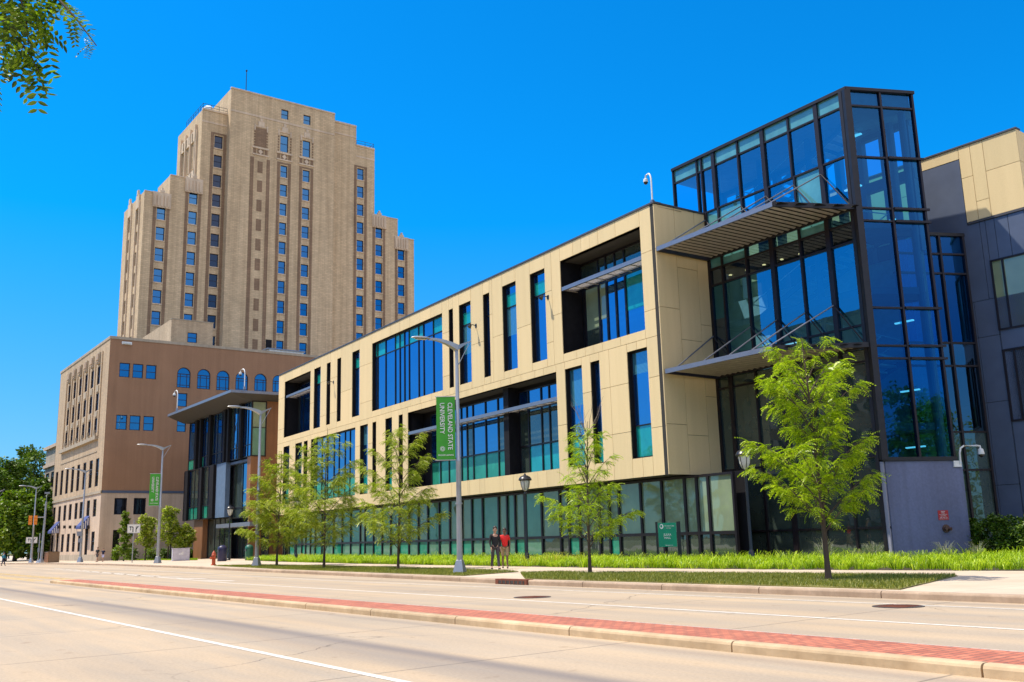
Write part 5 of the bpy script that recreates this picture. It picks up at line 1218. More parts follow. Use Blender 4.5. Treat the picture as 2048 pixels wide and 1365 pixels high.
# banners
def banner(lamp, px, name_label):
    """px: top-right, top-left, bottom-left, bottom-right pixel of the cloth"""
    L = lamp.location; s_ = lamp.scale[0]
    az = atan2(L[1], L[0]); tdir = np.array([sin(az), -cos(az)]); W = Wall((L[0]-tdir[0]*0, L[1]-tdir[1]*0), math.degrees(atan2(tdir[1], tdir[0])))
    P_ = [W.px(*p) for p in px]; u1, zt_ = P_[0]; u0 = P_[1][0]; zb_ = P_[3][1]; zt_ = (P_[0][1]+P_[1][1])/2; zb_ = (P_[2][1]+P_[3][1])/2
    u1 = -.10; w = (u1-u0)
    B_ = thing('banner', W.pt((u0+u1)/2, 0, zb_), name_label, 'banner', 'green university banners', radians(W.deg))
    n, m = 8, 24; b = MB(); k = b.mi('banner'); i0 = 0
    H = zt_-zb_
    for sgn in (.004, -.004):
        for a in range(m+1):
            for c in range(n+1):
                fx_, fz = c/n, a/m; sh_ = (P_[2][0]-P_[1][0])*(1-fz)*.6
                b.v.append((-w/2+w*fx_+sh_, sgn+.025*sin(fz*7+fx_*2.0)*fx_*(1-fx_)*2, H*fz+.03*fx_*0))
    N = (m+1)*(n+1)
    for a in range(m):
        for c in range(n):
            p = a*(n+1)+c; b.f.append((p, p+1, p+n+2, p+n+1)); b.fm.append(k); b.f.append((N+p, N+p+n+1, N+p+n+2, N+p+1)); b.fm.append(k)
    b.build('cloth', B_, smooth=True)
    b = MB()
    for z in (0.0, H): b.tube([(-w/2-.05+(0 if z else (P_[2][0]-P_[1][0])*.6), 0, z), (w/2+.12, 0, z)], .018, 'galv', 8)
    b.build('bracket', B_)
    # lettering reads downwards
    def put(s, size, cx, cz, sx=1.0, rot=-pi/2, nm='lettering'):
        mw = Matrix.Translation((cx, -.055, cz)) @ Matrix.Rotation(pi/2, 4, 'X') @ Matrix.Rotation(rot, 4, 'Z')
        return text_mesh(s, size, 'white', B_, mw, nm, font_scale_x=sx)
    sl_ = (P_[2][0]-P_[1][0])*.6
    t = put('CLEVELAND STATE', .36*w/1.05, w*.22+sl_*.35, H*.53, 1.0); fit(t, H*.74)
    t = put('UNIVERSITY', .36*w/1.05, -w*.20+sl_*.3, H*.655, 1.0); fit(t, H*.49)
    t = put('ENGAGED LEARNING', .12*w/1.05, sl_*.9, H*.075, 1.0, 0.0); fit(t, w*.8)
    b = MB(); n = 24
    for r0, r1 in ((.13*w, .115*w), (.095*w, .04*w)):
        for k in range(n):
            t0, t1 = 2*pi*k/n, 2*pi*(k+1)/n; cx, cz = -w*.18+sl_*.8, H*.175
            if r0 < .1*w and k % 3 == 0: continue
            b.poly([(cx+r0*cos(t0), -.055, cz+r0*sin(t0)), (cx+r1*cos(t0), -.055, cz+r1*sin(t0)), (cx+r1*cos(t1), -.055, cz+r1*sin(t1)), (cx+r0*cos(t1), -.055, cz+r0*sin(t1))], 'white')
    b.build('emblem', B_); return B_
def fit(t, L):
    xs = [v.co.x for v in t.data.vertices]; w = max(xs)-min(xs); s_ = L/w; t.matrix_basis = t.matrix_basis @ Matrix.Diagonal((s_, 1, 1, 1))
banner(lamps[0], [S3_(957, 460), S3_(872, 452), S3_(874, 788), S3_(967, 790)], 'large green banner with white lettering on the nearest street lamp')
banner(lamps[2], [Z1(1370, 460), Z1(1283, 460), Z1(1265, 732), Z1(1355, 735)], 'smaller green banner with white lettering on the lamp before the brown block')

# pedestrian lamps
def ped_proto():
    root = thing('pedestrian_lamp', (0, 0, 0), 'x', 'lamp post')
    b = MB(); b.lathe([(.16, 0), (.16, .10), (.12, .14), (.11, .5), (.075, .56), (.06, .62), (.05, 3.45), (.075, 3.47), (.075, 3.52), (.05, 3.55), (.06, 3.6)], 'black', 14); b.build('post', root, smooth=True)
    b = MB(); b.lathe([(.05, 3.6), (.12, 3.66), (.20, 3.85), (.235, 4.05), (.24, 4.14)], 'lampglass', 16); b.build('globe', root, smooth=True)
    b = MB()
    for k in range(6):
        t = 2*pi*k/6+.2; b.tube([(.06*cos(t), .06*sin(t), 3.6), (.13*cos(t), .13*sin(t), 3.66), (.21*cos(t), .21*sin(t), 3.85), (.245*cos(t), .245*sin(t), 4.05), (.25*cos(t), .25*sin(t), 4.14)], .012, 'black', 5)
    b.lathe([(.25, 4.12), (.33, 4.14), (.34, 4.18), (.31, 4.24), (.25, 4.32), (.14, 4.38), (.06, 4.40), (.045, 4.46), (.02, 4.50)], 'black', 18); b.build('hood', root, smooth=True)
    return root
pp = ped_proto()
ps = [((1055, 1130), (1046, 947), 'tall black lamp post in the green bed right of the walking pair'), ((1505, 1132), (1487, 893), 'tall black lamp post in the bed near the green building sign'),
      ((781, 1122), (778, 1010), 'black lamp post half hidden behind the third young tree from the left'), ((592, 1124), (597, 992), 'black lamp post between the first and second young trees'),
      ((457, 1121), (461, 1010), 'black lamp post before the glass entrance doors'), ((340, 1120), (345, 1025), 'black lamp post beside the pale utility cabinet'),
      ((267, 1119), (267, 1040), 'black lamp post behind the white lane sign before the brown block'), ((17, 1118), (18, 1066), 'black lamp post under the dark trees at the far left')]
for i, (bp, tp, lb) in enumerate(ps):
    o = pp if i == 0 else copy_tree(pp); x, y = gnd(*bp); 
    h = height(*tp, x, y)-.15; s_ = h/4.5; o.location = (x, y, .15); o.scale = (s_, s_, s_); o['label'] = lb; o['group'] = 'black pedestrian lamp posts'; o.rotation_euler = (0, 0, i*.3)

# building sign
sx_, sy_ = WA.pt(0.6, 3.0, 0)[:2]
d = ray(1336, 1045); 
def sign_at(D): return atd(1336, 1090, D)
sp_ = sign_at(43.0); az = atan2(sp_[1], sp_[0])
SG = thing('building_sign', (sp_[0], sp_[1], .2), 'green campus sign with white lettering on two black posts in the bed', 'sign', None, az-pi/2)
k_ = 43.0/FPX; w = 36*k_; H = 50*k_; zb_ = height(1336, 1094, sp_[0], sp_[1])-.2; zt_ = height(1336, 1046, sp_[0], sp_[1])-.2
b = MB()
for sx in (-w/2-.06, w/2+.14): b.box(sx-.05, sx+.05, -.05, .05, 0, zt_+.05, 'black')
b.box(w/2+.02, w/2+.09, -.05, .05, .3, zt_+.04, 'black')
b.build('post', SG); b = MB(); b.box(-w/2, w/2, -.03, .03, zb_, zt_, 'sgreen'); pnl = b.build('panel', SG)
def put(par, s, size, cx, cz, y, L=None, mat='white', rot=0.0):
    t = text_mesh(s, size, mat, par, Matrix.Translation((cx, y, cz)) @ Matrix.Rotation(pi/2, 4, 'X') @ Matrix.Rotation(rot, 4, 'Z'))
    if L: fit(t, L)
    return t
Hs = zt_-zb_
put(pnl, 'JULKA', Hs*.13, 0, zb_+Hs*.50, -.035, w*.42); put(pnl, 'HALL', Hs*.13, 0, zb_+Hs*.37, -.035, w*.34)
put(pnl, 'Cleveland State', Hs*.07, w*.13, zb_+Hs*.87, -.035, w*.52); put(pnl, 'University', Hs*.06, w*.08, zb_+Hs*.78, -.035, w*.26); put(pnl, '2485 Euclid Ave', Hs*.05, w*.05, zb_+Hs*.06, -.035, w*.42)
b = MB(); n = 20; cx, cz = -w*.30, zb_+Hs*.85
b.poly([(cx+.085*cos(2*pi*k/n), -.036, cz+.11*sin(2*pi*k/n)) for k in range(n)], 'white'); b.poly([(cx-.01+.045*cos(2*pi*k/n), -.038, cz+.01+.06*sin(2*pi*k/n)) for k in range(n)], 'sgreen'); b.build('emblem', pnl)
# red notice
u, z = WF.px(*S7_(1427, 1050)); p = WF.pt(u, .03, z)
RS = thing('notice_sign', (p[0], p[1], p[2]), 'small red notice with white lettering on the blue grey stone base', 'sign', None, radians(65))
b = MB(); b.box(-.24, .24, -.012, .0, -.20, .20, 'red'); pnl = b.build('plate', RS)
for k, (s, L) in enumerate((('JULKA', .2), ('HALL', .16), ('Fire Department', .36), ('Connection', .26), ('2485 Euclid Ave', .36), ('Cleveland, OH 44115', .40))):
    put(pnl, s, .055 if k < 2 else .042, 0, .15-k*.06, -.016, L)

# lane control signs
def arrow(b, pts, w, head, y=-.03, m='black'):
    P_ = [Vector(p) for p in pts]
    for p, q in zip(P_[:-1], P_[1:]):
        t = (q-p).normalized(); n = Vector((-t.y, t.x))*w/2; e = t*w*.45
        b.poly([(p-n-e).to_3d().xzy if False else ((p-n-e).x, y, (p-n-e).y), ((q-n+e).x, y, (q-n+e).y), ((q+n+e).x, y, (q+n+e).y), ((p+n-e).x, y, (p+n-e).y)], m)
    t = (P_[-1]-P_[-2]).normalized(); n = Vector((-t.y, t.x)); q = P_[-1]; a = q+t*head; c = q+n*head*.62; d_ = q-n*head*.62
    b.poly([(d_.x, y-.001, d_.y), (a.x, y-.001, a.y), (c.x, y-.001, c.y)], m)
def lane_sign(px_pole, pole_top, rect, lb, D=None):
    x, y = gnd(*px_pole); az = atan2(y, x); 
    S_ = thing('lane_sign', (x, y, .15), lb, 'sign', 'white lane control signs', az-pi/2)
    z1, z0 = height(rect[0], rect[1], x, y)-.15, height(rect[0], rect[3], x, y)-.15; dist = sqrt(x*x+y*y); w = (rect[2]-rect[0])*dist/FPX*1.0
    cxp = ((rect[0]+rect[2])/2-px_pole[0])*dist/FPX*1.0
    zz = height(*pole_top, x, y)-.15
    b = MB(); b.tube([(0, 0, 0), (0, 0, zz)], .045, 'galv', 8); b.build('post', S_)
    b = MB(); b.box(-w/2, w/2, -.055, -.045, z0, z1, 'white'); pl = b.build('plate', S_)
    H = z1-z0; b = MB(); q = lambda u, v: (u*w, z0+v*H)
    for a0, a1, c0_, c1_ in ((-.46, .46, .03, .045), (-.46, .46, .955, .97), (-.46, -.45, .03, .97), (.45, .46, .03, .97)): b.box(a0*w, a1*w, -.060, -.056, z0+c0_*H, z0+c1_*H, 'black')
    arrow(b, [q(-.06, .15), q(-.06, .62), q(-.13, .70), q(-.26, .70)], w*.065, w*.11, -.060)
    arrow(b, [q(-.24, .66), q(-.24, .40)], w*.05, w*.09, -.062)
    arrow(b, [q(.18, .15), q(.18, .42), q(.30, .68)], w*.065, w*.11, -.060); arrow(b, [q(.18, .35), q(.18, .72)], w*.05, w*.01, -.062)
    b.build('arrow', pl); return S_
lane_sign((264, 1126), (265, 1040), (255, 1049, 277, 1067), 'white lane sign with black arrows on its own post before the brown block')
lane_sign((60, 1125), (64, 1075), (55, 1075, 73, 1087), 'small white lane sign with black arrows on the lamp at the far left')
# plates on lamp 4
x, y = gnd(160, 1125); b = MB(); az = atan2(y, x)
S_ = thing('plate_sign', (x, y, .15), 'two small grey plates fixed to the lamp before the stone street front', 'sign', None, az-pi/2)
b = MB(); b.box(-.35, .1, -.2, -.19, height(162, 1088, x, y), height(162, 1080, x, y), 'alu'); b.box(-.5, .0, -.2, -.19, height(162, 1075, x, y), height(162, 1066, x, y), 'alu'); b.build('plate', S_)
# traffic signal and its pole
x, y = gnd(82, 1126); az = atan2(y, x)
TS = thing('traffic_signal', (x, y, .15), 'orange traffic signal heads on a grey pole at the far left', 'traffic signal', None, az-pi/2)
zz = height(85, 1006, x, y); k_ = sqrt(x*x+y*y)/FPX
b = MB(); b.tube([(0, 0, 0), (.1, 0, zz)], [.16, .11], 'galv', 10); b.lathe([(.32, 0), (.3, .1), (.2, .45)], 'galv', 8); b.tube([(.1, 0, zz), (.12, 0, zz+.9)], .04, 'galv', 6); b.box(-.15, .4, -.12, .12, zz+.9, zz+1.1, 'alu')
zs_ = height(80, 1035, x, y)-.15; b.tube([(0, 0, zs_), (-.9, 0, zs_)], .05, 'galv', 8); b.build('pole', TS, smooth=True)
for cx in (-1.35-.1, -.85-.05):
    b = MB(); b.box(cx-.19, cx+.19, -.18, .14, zs_-.85, zs_+.2, 'yellow'); h_ = b.build('signal_head', TS)
    b = MB()
    for k in range(3): b.tube([(cx, -.18, zs_+.02-k*.33), (cx, -.34, zs_+.02-k*.33)], [.12, .13], 'yellow', 12); b.tube([(cx, -.185, zs_+.02-k*.33), (cx, -.2, zs_+.02-k*.33)], .10, 'black', 12)
    b.build('visor', h_)
# small post, planter, blue-light phone, white square sign
x, y = gnd(76, 1126); b = MB(); b.tube([(0, 0, 0), (0, 0, 3.4)], .06, 'galv', 8); b.lathe([(.25, 0), (.12, .3)], 'galv', 8); b.box(-.15, .15, -.1, .1, 1.2, 1.7, 'alu'); o = b.build('push_button_post'); o.location = (x, y, .15); tag(o, 'short grey push button post beside the traffic signal', 'post')
x, y = gnd(92, 1126); b = MB(); b.box(-1.0, 1.0, -.6, .6, 0, 1.15, 'planter'); 
for k in range(7): b.box(-1.0+k*.32, -.82+k*.32, -.64, -.6, .05, 1.1, 'wood')
b.box(-1.05, 1.05, -.66, .66, 1.15, 1.22, 'planter'); b.box(-.9, .9, -.5, .5, 1.22, 1.26, 'soil'); o = b.build('wooden_planter'); o.location = (x, y+.6, .15); tag(o, 'brown slatted planter box on the sidewalk beside the stone street front', 'planter')
x, y = gnd(41, 1121); b = MB(); b.tube([(0, 0, 0), (0, 0, 3.0)], .14, 'iron', 10); b.tube([(0, 0, 3.0), (0, 0, 3.35)], .16, emit('lit_blue_lamp', (.05, .15, 1.0), 2.5), 10); b.box(-.15, .15, -.2, -.14, 1.1, 1.6, 'yellow'); o = b.build('emergency_phone'); o.location = (x, y+8, .15); tag(o, 'dark emergency phone post with a blue lamp under the far trees', 'phone')
x, y = gnd(16, 1122); b = MB(); b.tube([(0, .04, 0), (0, .04, 3.1)], .035, 'galv', 6); b.box(-.42, .42, -.02, .0, 2.1, 2.95, 'white'); b.box(-.3, .3, -.03, -.021, 2.25, 2.8, 'leafM'); o = b.build('small_sign'); o.location = (x, y+5, .15); o.rotation_euler = (0, 0, atan2(y, x)-pi/2); tag(o, 'small square white and green sign by the dark trees', 'sign')
# utility cabinet
x, y = gnd(361, 1122); CB = thing('utility_cabinet', (x, y, .15), 'pale grey utility cabinet on the sidewalk left of the entrance pavilion', 'cabinet', None, atan2(y, x)-pi/2+.1)
k_ = sqrt(x*x+y*y)/FPX; w = 30*k_; h = 22*k_
b = MB(); b.box(-w/2, w/2, -.4, .5, 0, h, 'cab'); b.box(-w/2-.04, w/2+.04, -.44, .54, h, h+.05, 'cab'); b.build('body', CB)
b = MB(); b.box(-w/2+.05, -.01, -.425, -.40, .08, h-.08, 'cab'); b.box(.01, w/2-.05, -.425, -.40, .08, h-.08, 'cab'); d_ = b.build('door', CB)
b = MB()
for k in range(3): b.box(-.22+k*.16, -.12+k*.16, -.44, -.426, h*.5, h*.5+.14+.08*k, 'white')
b.build('label_plate', CB)
# hydrant
x, y = gnd(427, 1131); HY = thing('fire_hydrant', (x, y, .15), 'orange red fire hydrant on the sidewalk before the entrance', 'fire hydrant')
b = MB(); b.lathe([(.16, 0), (.16, .05), (.11, .07), (.105, .55), (.14, .57), (.14, .62), (.12, .64), (.11, .74), (.06, .82), (.03, .84), (.03, .90)], 'hyd', 16); b.build('barrel', HY, smooth=True)
b = MB(); b.tube([(-.22, 0, .46), (.22, 0, .46)], .055, 'hyd', 10); b.tube([(0, 0, .44), (.05, -.24, .44)], .075, 'hyd', 10); b.tube([(-.24, 0, .46), (-.2, 0, .46)], .07, 'iron', 10); b.build('nozzle', HY)
HY.scale = (1.15, 1.15, 1.15)
# bins
for (px, m, lb, w) in (((444, 1121), 'binb', 'round navy litter bin left of the entrance doors', 17), ((498, 1119), 'bing', 'round dark green litter bin right of the entrance doors', 15)):
    x, y = gnd(*px); x, y = x*.93, y*.93; k_ = sqrt(x*x+y*y)/FPX; r = w*k_/2
    o = thing('litter_bin', (x, y, .15), lb, 'litter bin', 'litter bins by the entrance'); b = MB(); b.lathe([(r*.92, 0), (r, .05), (r, 1.05), (r*.9, 1.07)], m, 20); b.build('barrel', o, smooth=True)
    b = MB(); b.lathe([(r*1.02, 1.07), (r*1.02, 1.12), (r*.92, 1.26), (r*.5, 1.38), (r*.05, 1.42)], m, 20); b.box(-r*.5, r*.5, -r*1.01, -r*.9, .82, 1.0, 'black'); b.build('lid', o, smooth=True)

# security cameras
def cam_pole(base, h, arm, label, wall=False, s=1.0, cap='white'):
    o = thing('security_camera', base, label, 'camera', 'white dome security cameras'); b = MB(); pts = [(0, 0, 0), (0, 0, h*.72)]
    for k in range(1, 7): t = k/6*pi/2; pts.append((arm[0]*(1-cos(t))*.5, arm[1]*(1-cos(t))*.5, h*.72+h*.28*sin(t)))
    pts.append((arm[0]*.92, arm[1]*.92, h*.99)); pts.append((arm[0], arm[1], h*.90)); b.tube(pts, .055*s, 'white', 8); b.box(-.11*s, .11*s, -.11*s, .11*s, 0, .3*s, 'alu'); b.build('bracket', o, smooth=True)
    b = MB(); c = (arm[0], arm[1]); z = h*.90; b.lathe([(.06*s, z+.02), (.15*s, z-.04*s), (.17*s, z-.22*s), (.16*s, z-.26*s)], 'white', 14, c); hh_ = b.build('housing', o, smooth=True)
    b = MB(); b.lathe([(.15*s, z-.26*s), (.13*s, z-.36*s), (.06*s, z-.42*s), (.01, z-.43*s)], 'black', 14, c); b.build('dome', hh_, smooth=True); return o
p = WA.pt(-.35, -.25, ZT+.1); cam_pole(p, 1.75, (-.5, .1), 'white dome camera on a pole at the roof corner of the cream hall', s=.75)
p = (rb[0]+.6, rb[1]+1.2, zr); cam_pole(p, 2.2, (-1.3, 0), 'white dome camera on the roof edge of the entrance pavilion, the nearer of the two', s=.95)
p = WEn.px(350, 820)
d = ray(347, 822); pk = (d[0]*(zr-CZ)/d[2], d[1]*(zr-CZ)/d[2]); cam_pole((pk[0]+.0, pk[1]+.4, zr), 2.5, (-1.3, 0), 'white dome camera on the roof tip of the entrance pavilion, the farther of the two', s=1.0)
u, z = WF.px(*S7_(1510, 800)); 
o = thing('security_camera', WF.pt(FL+.1, .04, z), 'white dome camera on a curved arm beside the glass prow', 'camera', 'white dome security cameras', radians(65))
b = MB(); b.box(-.28, .08, -.06, .02, -.13, .13, 'white'); b.tube([(0.02, -.08, 0), (.02, -.10, .45), (.08, -.12, .66), (.22, -.14, .75), (.8, -.16, .76), (.98, -.16, .74), (1.0, -.16, .62)], .04, 'white', 8); b.build('bracket', o, smooth=True)
b = MB(); b.lathe([(.05, .64), (.11, .60), (.14, .42), (.135, .38)], 'white', 14, (1.0, -.16)); hh_ = b.build('housing', o, smooth=True); b = MB(); b.lathe([(.125, .38), (.10, .29), (.02, .25)], 'black', 14, (1.0, -.16)); b.build('dome', hh_, smooth=True)

# ================================================================== TREES
def frond_template(pairs=7, L=.27, lw=.085, ww=.032, droop=.6):
    """one pinnate leaf: quads hanging in pairs from a curved rib, along +X"""
    V = []
    for k in range(pairs):
        t = (k+.6)/pairs; x = L*t; z = -droop*L*t*t; s_ = 1-.45*abs(t-.45)
        for sg in (1, -1):
            a = (x, 0, z); tip = (x+.035*s_, sg*lw*s_, z-.03*s_); m = ((a[0]+tip[0])/2, (a[1]+tip[1])/2, (a[2]+tip[2])/2-.0)
            V += [a, (m[0]-ww/2, m[1], m[2]+.004), tip, (m[0]+ww/2, m[1], m[2]+.004)]
    return np.array(V)
def place(tmpl, pos, dirs, scale, roll=None):
    n = len(pos); d = dirs/np.linalg.norm(dirs, axis=1, keepdims=True); up = np.tile([0, 0, 1.0], (n, 1)); s_ = np.cross(up, d); s_ /= np.linalg.norm(s_, axis=1, keepdims=True)+1e-9; u = np.cross(d, s_)
    if roll is None: roll = rng.uniform(-.7, .7, n)
    s2 = s_*np.cos(roll)[:, None]+u*np.sin(roll)[:, None]; u2 = np.cross(d, s2)
    V = pos[:, None, :]+scale[:, None, None]*(tmpl[None, :, 0:1]*d[:, None, :]+tmpl[None, :, 1:2]*s2[:, None, :]+tmpl[None, :, 2:3]*u2[:, None, :])
    return V.reshape(-1, 3)
def quads(nv): return np.arange(nv).reshape(-1, 4)
def locust(base, H, prof, lean, label, mat='leafA', seed=1, dens=1.0, trunk_r=.07, group='young locust trees along the sidewalk', dead=False, side=(1, 1), clear=None, fr=1.0):
    """prof: list of (fraction of height, crown radius)"""
    r = np.random.default_rng(seed); T = thing('locust_tree', base, label, 'tree', group)
    b = MB(); n = 12; tp = []
    for k in range(n+1):
        t = k/n; tp.append(np.array([lean[0]*t+.05*sin(3*t+seed), lean[1]*t+.05*cos(4*t+seed), H*.96*t]))
    b.tube([tuple(p) for p in tp], [trunk_r*(1-.88*(k/n))*(1.25 if k == 0 else 1) for k in range(n+1)], 'bark', 9)
    def tpos(t): k = min(n-1, int(t*n)); f = t*n-k; return tp[k]*(1-f)+tp[k+1]*f
    def rad(t):
        for (a, ra_), (c, rc_) in zip(prof[:-1], prof[1:]):
            if a <= t <= c: return ra_+(rc_-ra_)*(t-a)/(c-a)
        return 0
    PP, DD, SS = [], [], []; t0, t1 = prof[0][0], prof[-1][0]
    nb = int(30*dens)
    for k in range(nb):
        t = t0+(t1-t0)*(k+r.uniform(0, .8))/nb; R = rad(t)*r.uniform(.62, 1.12); az = k*2.399+r.uniform(-.4, .4)
        ax = np.array([cos(az)*side[0], sin(az)*side[1], 0]); p0 = tpos(max(.05, t-.10-.05*R)); end = tpos(t)+ax*R+np.array([0, 0, r.uniform(-.15, .25)])
        mid = (p0+end)/2+np.array([0, 0, .10*R]); pts = [p0, (p0+mid)/2+np.array([0, 0, .02]), mid, (mid+end)/2+np.array([0, 0, .05*R]), end]
        b.tube([tuple(p) for p in pts], [trunk_r*.30, trunk_r*.24, trunk_r*.17, trunk_r*.11, .004], 'bark', 5, False)
        ns = max(3, int(R*5.5))
        for s_ in range(ns):
            f = .22+.78*(s_+r.uniform(0, 1))/ns; i = min(3, int(f*4)); q = pts[i]*(1-(f*4-i))+pts[i+1]*(f*4-i)
            a2 = az+(1 if s_ % 2 else -1)*r.uniform(.5, 1.3); l2 = R*r.uniform(.18, .42)*(1.15-f*.5); e2 = q+np.array([cos(a2)*l2, sin(a2)*l2, r.uniform(-.02, .22)*l2+.05])
            b.tube([tuple(q), tuple((q+e2)/2+np.array([0, 0, .04])), tuple(e2)], [.010, .007, .003], 'bark', 4, False)
            m_ = int((10*l2+5)*dens*1.15)
            for j in range(m_):
                g = r.uniform(.1, 1.05); c = q*(1-g)+e2*g; d_ = np.array([cos(a2+r.normal(0, .9)), sin(a2+r.normal(0, .9)), r.uniform(-.55, .45)]); PP.append(c); DD.append(d_); SS.append(r.uniform(.7, 1.2))
        for j in range(8): c = end+r.normal(0, .08, 3); PP.append(c); DD.append(np.array([ax[0]+r.normal(0, .5), ax[1]+r.normal(0, .5), r.uniform(-.5, .4)])); SS.append(r.uniform(.7, 1.1))
    o = b.build('trunk', T, smooth=True)
    V = place(frond_template(), np.array(PP), np.array(DD), np.array(SS)*fr); nobj('crown', V, quads(len(V)), [mat], T)
    if dead:
        b = MB(); top = tpos(.93)
        for k in range(9):
            az = r.uniform(0, 6.3); q = top+np.array([0, 0, -.2]); pts = [tuple(q)]
            for j in range(5): q = q+np.array([cos(az)*.13+r.normal(0, .04), sin(az)*.13+r.normal(0, .04), .28+r.normal(0, .05)]); pts.append(tuple(q))
            b.tube(pts, [.014, .011, .009, .007, .005, .003], 'twig', 4)
            q = np.array(pts[3]); b.tube([tuple(q), tuple(q+np.array([r.normal(0, .15), r.normal(0, .15), .35]))], [.006, .003], 'twig', 4)
        b.build('dead_twig', T)
    return T
def tree_px(bp, top, **kw):
    x, y = gnd(*bp); h = height(*top, x, y)-.15; return (x, y, .15), h
M['dirt'] = P('dry_dirt', (0.42, 0.30, 0.17), 0.95, var=0.2, scale=4)
for bp_, r_ in (((1660, 1162), .55), ((1178, 1148), .7), ((798, 1140), .6), ((646, 1137), .6), ((555, 1133), .6)):
    x, y = gnd(*bp_); b = MB(); n = 18; b.poly([(x+r_*(1+.25*sin(3*k+x))*cos(2*pi*k/n), y+r_*.8*(1+.2*cos(2*k))*sin(2*pi*k/n), .181) for k in range(n)], 'dirt'); struct(b.build('bare_soil'))
# tree 5 (right), leaning a little to the left
B5, H5 = tree_px((1660, 1162), (1625, 655))
def rt(px, base): return px*sqrt(base[0]**2+base[1]**2)/FPX
k5 = rt(1, B5); cdir = np.array([_s, _c])        # camera right in plan
cr = np.array([RW[0,0], RW[1,0]])
l5 = cr*(-14*k5)
locust(B5, H5, [(.34, 88*k5), (.40, 108*k5), (.48, 118*k5), (.56, 104*k5), (.61, 58*k5), (.68, 66*k5), (.80, 100*k5), (.90, 84*k5), (.98, 38*k5)], (l5[0], l5[1]), 'tall bright green young tree at the right, trunk leaning left, before the dark glass', seed=5, dens=1.2, trunk_r=.075, fr=1.05)
B4, H4 = tree_px((1178, 1148), (1195, 830)); k4 = rt(1, B4)
locust(B4, H4, [(.30, 75*k4), (.38, 98*k4), (.50, 88*k4), (.60, 62*k4), (.72, 45*k4), (.85, 42*k4), (.98, 18*k4)], tuple(cr*(10*k4)), 'young tree with bare twigs at its top, left of the green sign', seed=14, dens=.9, trunk_r=.065, dead=True, mat='leafA')
B3, H3 = tree_px((798, 1140), (795, 832)); k3 = rt(1, B3)
locust(B3, H3, [(.28, 65*k3), (.36, 95*k3), (.48, 98*k3), (.62, 70*k3), (.75, 62*k3), (.88, 40*k3), (.98, 15*k3)], tuple(cr*(0*k3)), 'olive leaved young tree just left of the banner lamp', seed=23, dens=0.95, trunk_r=.062, mat='leafA2', fr=1.15)
B2, H2 = tree_px((646, 1137), (655, 845)); k2 = rt(1, B2)
locust(B2, H2, [(.28, 65*k2), (.36, 92*k2), (.48, 88*k2), (.62, 70*k2), (.78, 55*k2), (.9, 38*k2), (.98, 15*k2)], tuple(cr*(6*k2)), 'olive leaved young tree before the left end of the cream hall, second from the left', seed=32, dens=0.95, trunk_r=.068, mat='leafA2', fr=1.3)
B1, H1 = tree_px((555, 1133), (560, 893)); k1 = rt(1, B1)
locust(B1, H1, [(.28, 55*k1), (.36, 78*k1), (.5, 72*k1), (.7, 58*k1), (.85, 40*k1), (.98, 12*k1)], tuple(cr*(2*k1)), 'olive leaved young tree beside the entrance pavilion, leftmost of the row', seed=41, dens=0.95, trunk_r=.075, mat='leafA2', fr=1.45)

def bushy(name, base, H, R, trunk, label, cat, mat, n, leaf=.3, seed=3, group=None, squash=1.0, lobes=14, conic=0.0, tr=.2):
    r = np.random.default_rng(seed); T = thing(name, base, label, cat, group); b = MB()
    b.tube([(0, 0, 0), (.03*H*.3, .02*H*.3, trunk), (0, 0, trunk+(H-trunk)*.7)], [tr, tr*.75, tr*.2], 'bark', 8)
    cs = []
    for k in range(lobes):
        t = (k+.5)/lobes; z = trunk+(H-trunk)*(.06+.88*t); rr = R*(sin(pi*(.18+.72*t))**.7 if not conic else (1-t*conic)); az = k*2.4+r.uniform(-.5, .5); q = rr*r.uniform(.35, .78)
        c = np.array([cos(az)*q, sin(az)*q, z]); cs.append((c, rr*r.uniform(.34, .52)+.12*R)); b.tube([(0, 0, trunk+(z-trunk)*.45), tuple(c)], [tr*.35, tr*.08], 'bark', 5)
    b.build('trunk', T, smooth=True)
    m_ = n//lobes; P_ = []; N_ = []
    for c, rr in cs:
        # small sub-clumps on the lobe's shell give ragged light and dark patches
        sc_ = r.normal(0, 1, (14, 3)); sc_ /= np.linalg.norm(sc_, axis=1, keepdims=True); sc_[:, 2] = sc_[:, 2]*.8; sc_ = sc_*rr*r.uniform(.55, 1.05, (14, 1))
        idx = r.integers(0, 14, m_); p = c+sc_[idx]+r.normal(0, rr*.17, (m_, 3)); P_.append(p)
        N_.append(sc_[idx]/rr+r.normal(0, .6, (m_, 3)))
    P_ = np.concatenate(P_); N_ = np.concatenate(N_); P_[:, 2] = np.maximum(P_[:, 2], trunk*.7)
    tm = np.array([(0, 0, 0), (.45, -.28, .03), (1, 0, -.12), (.45, .28, .03)])*leaf
    V = place(tm, P_, N_*np.array([1, 1, .6])+np.array([0, 0, -.1]), r.uniform(.6, 1.3, len(P_)), r.uniform(-1.2, 1.2, len(P_)))
    nobj('crown', V, quads(len(V)), [mat], T); return T
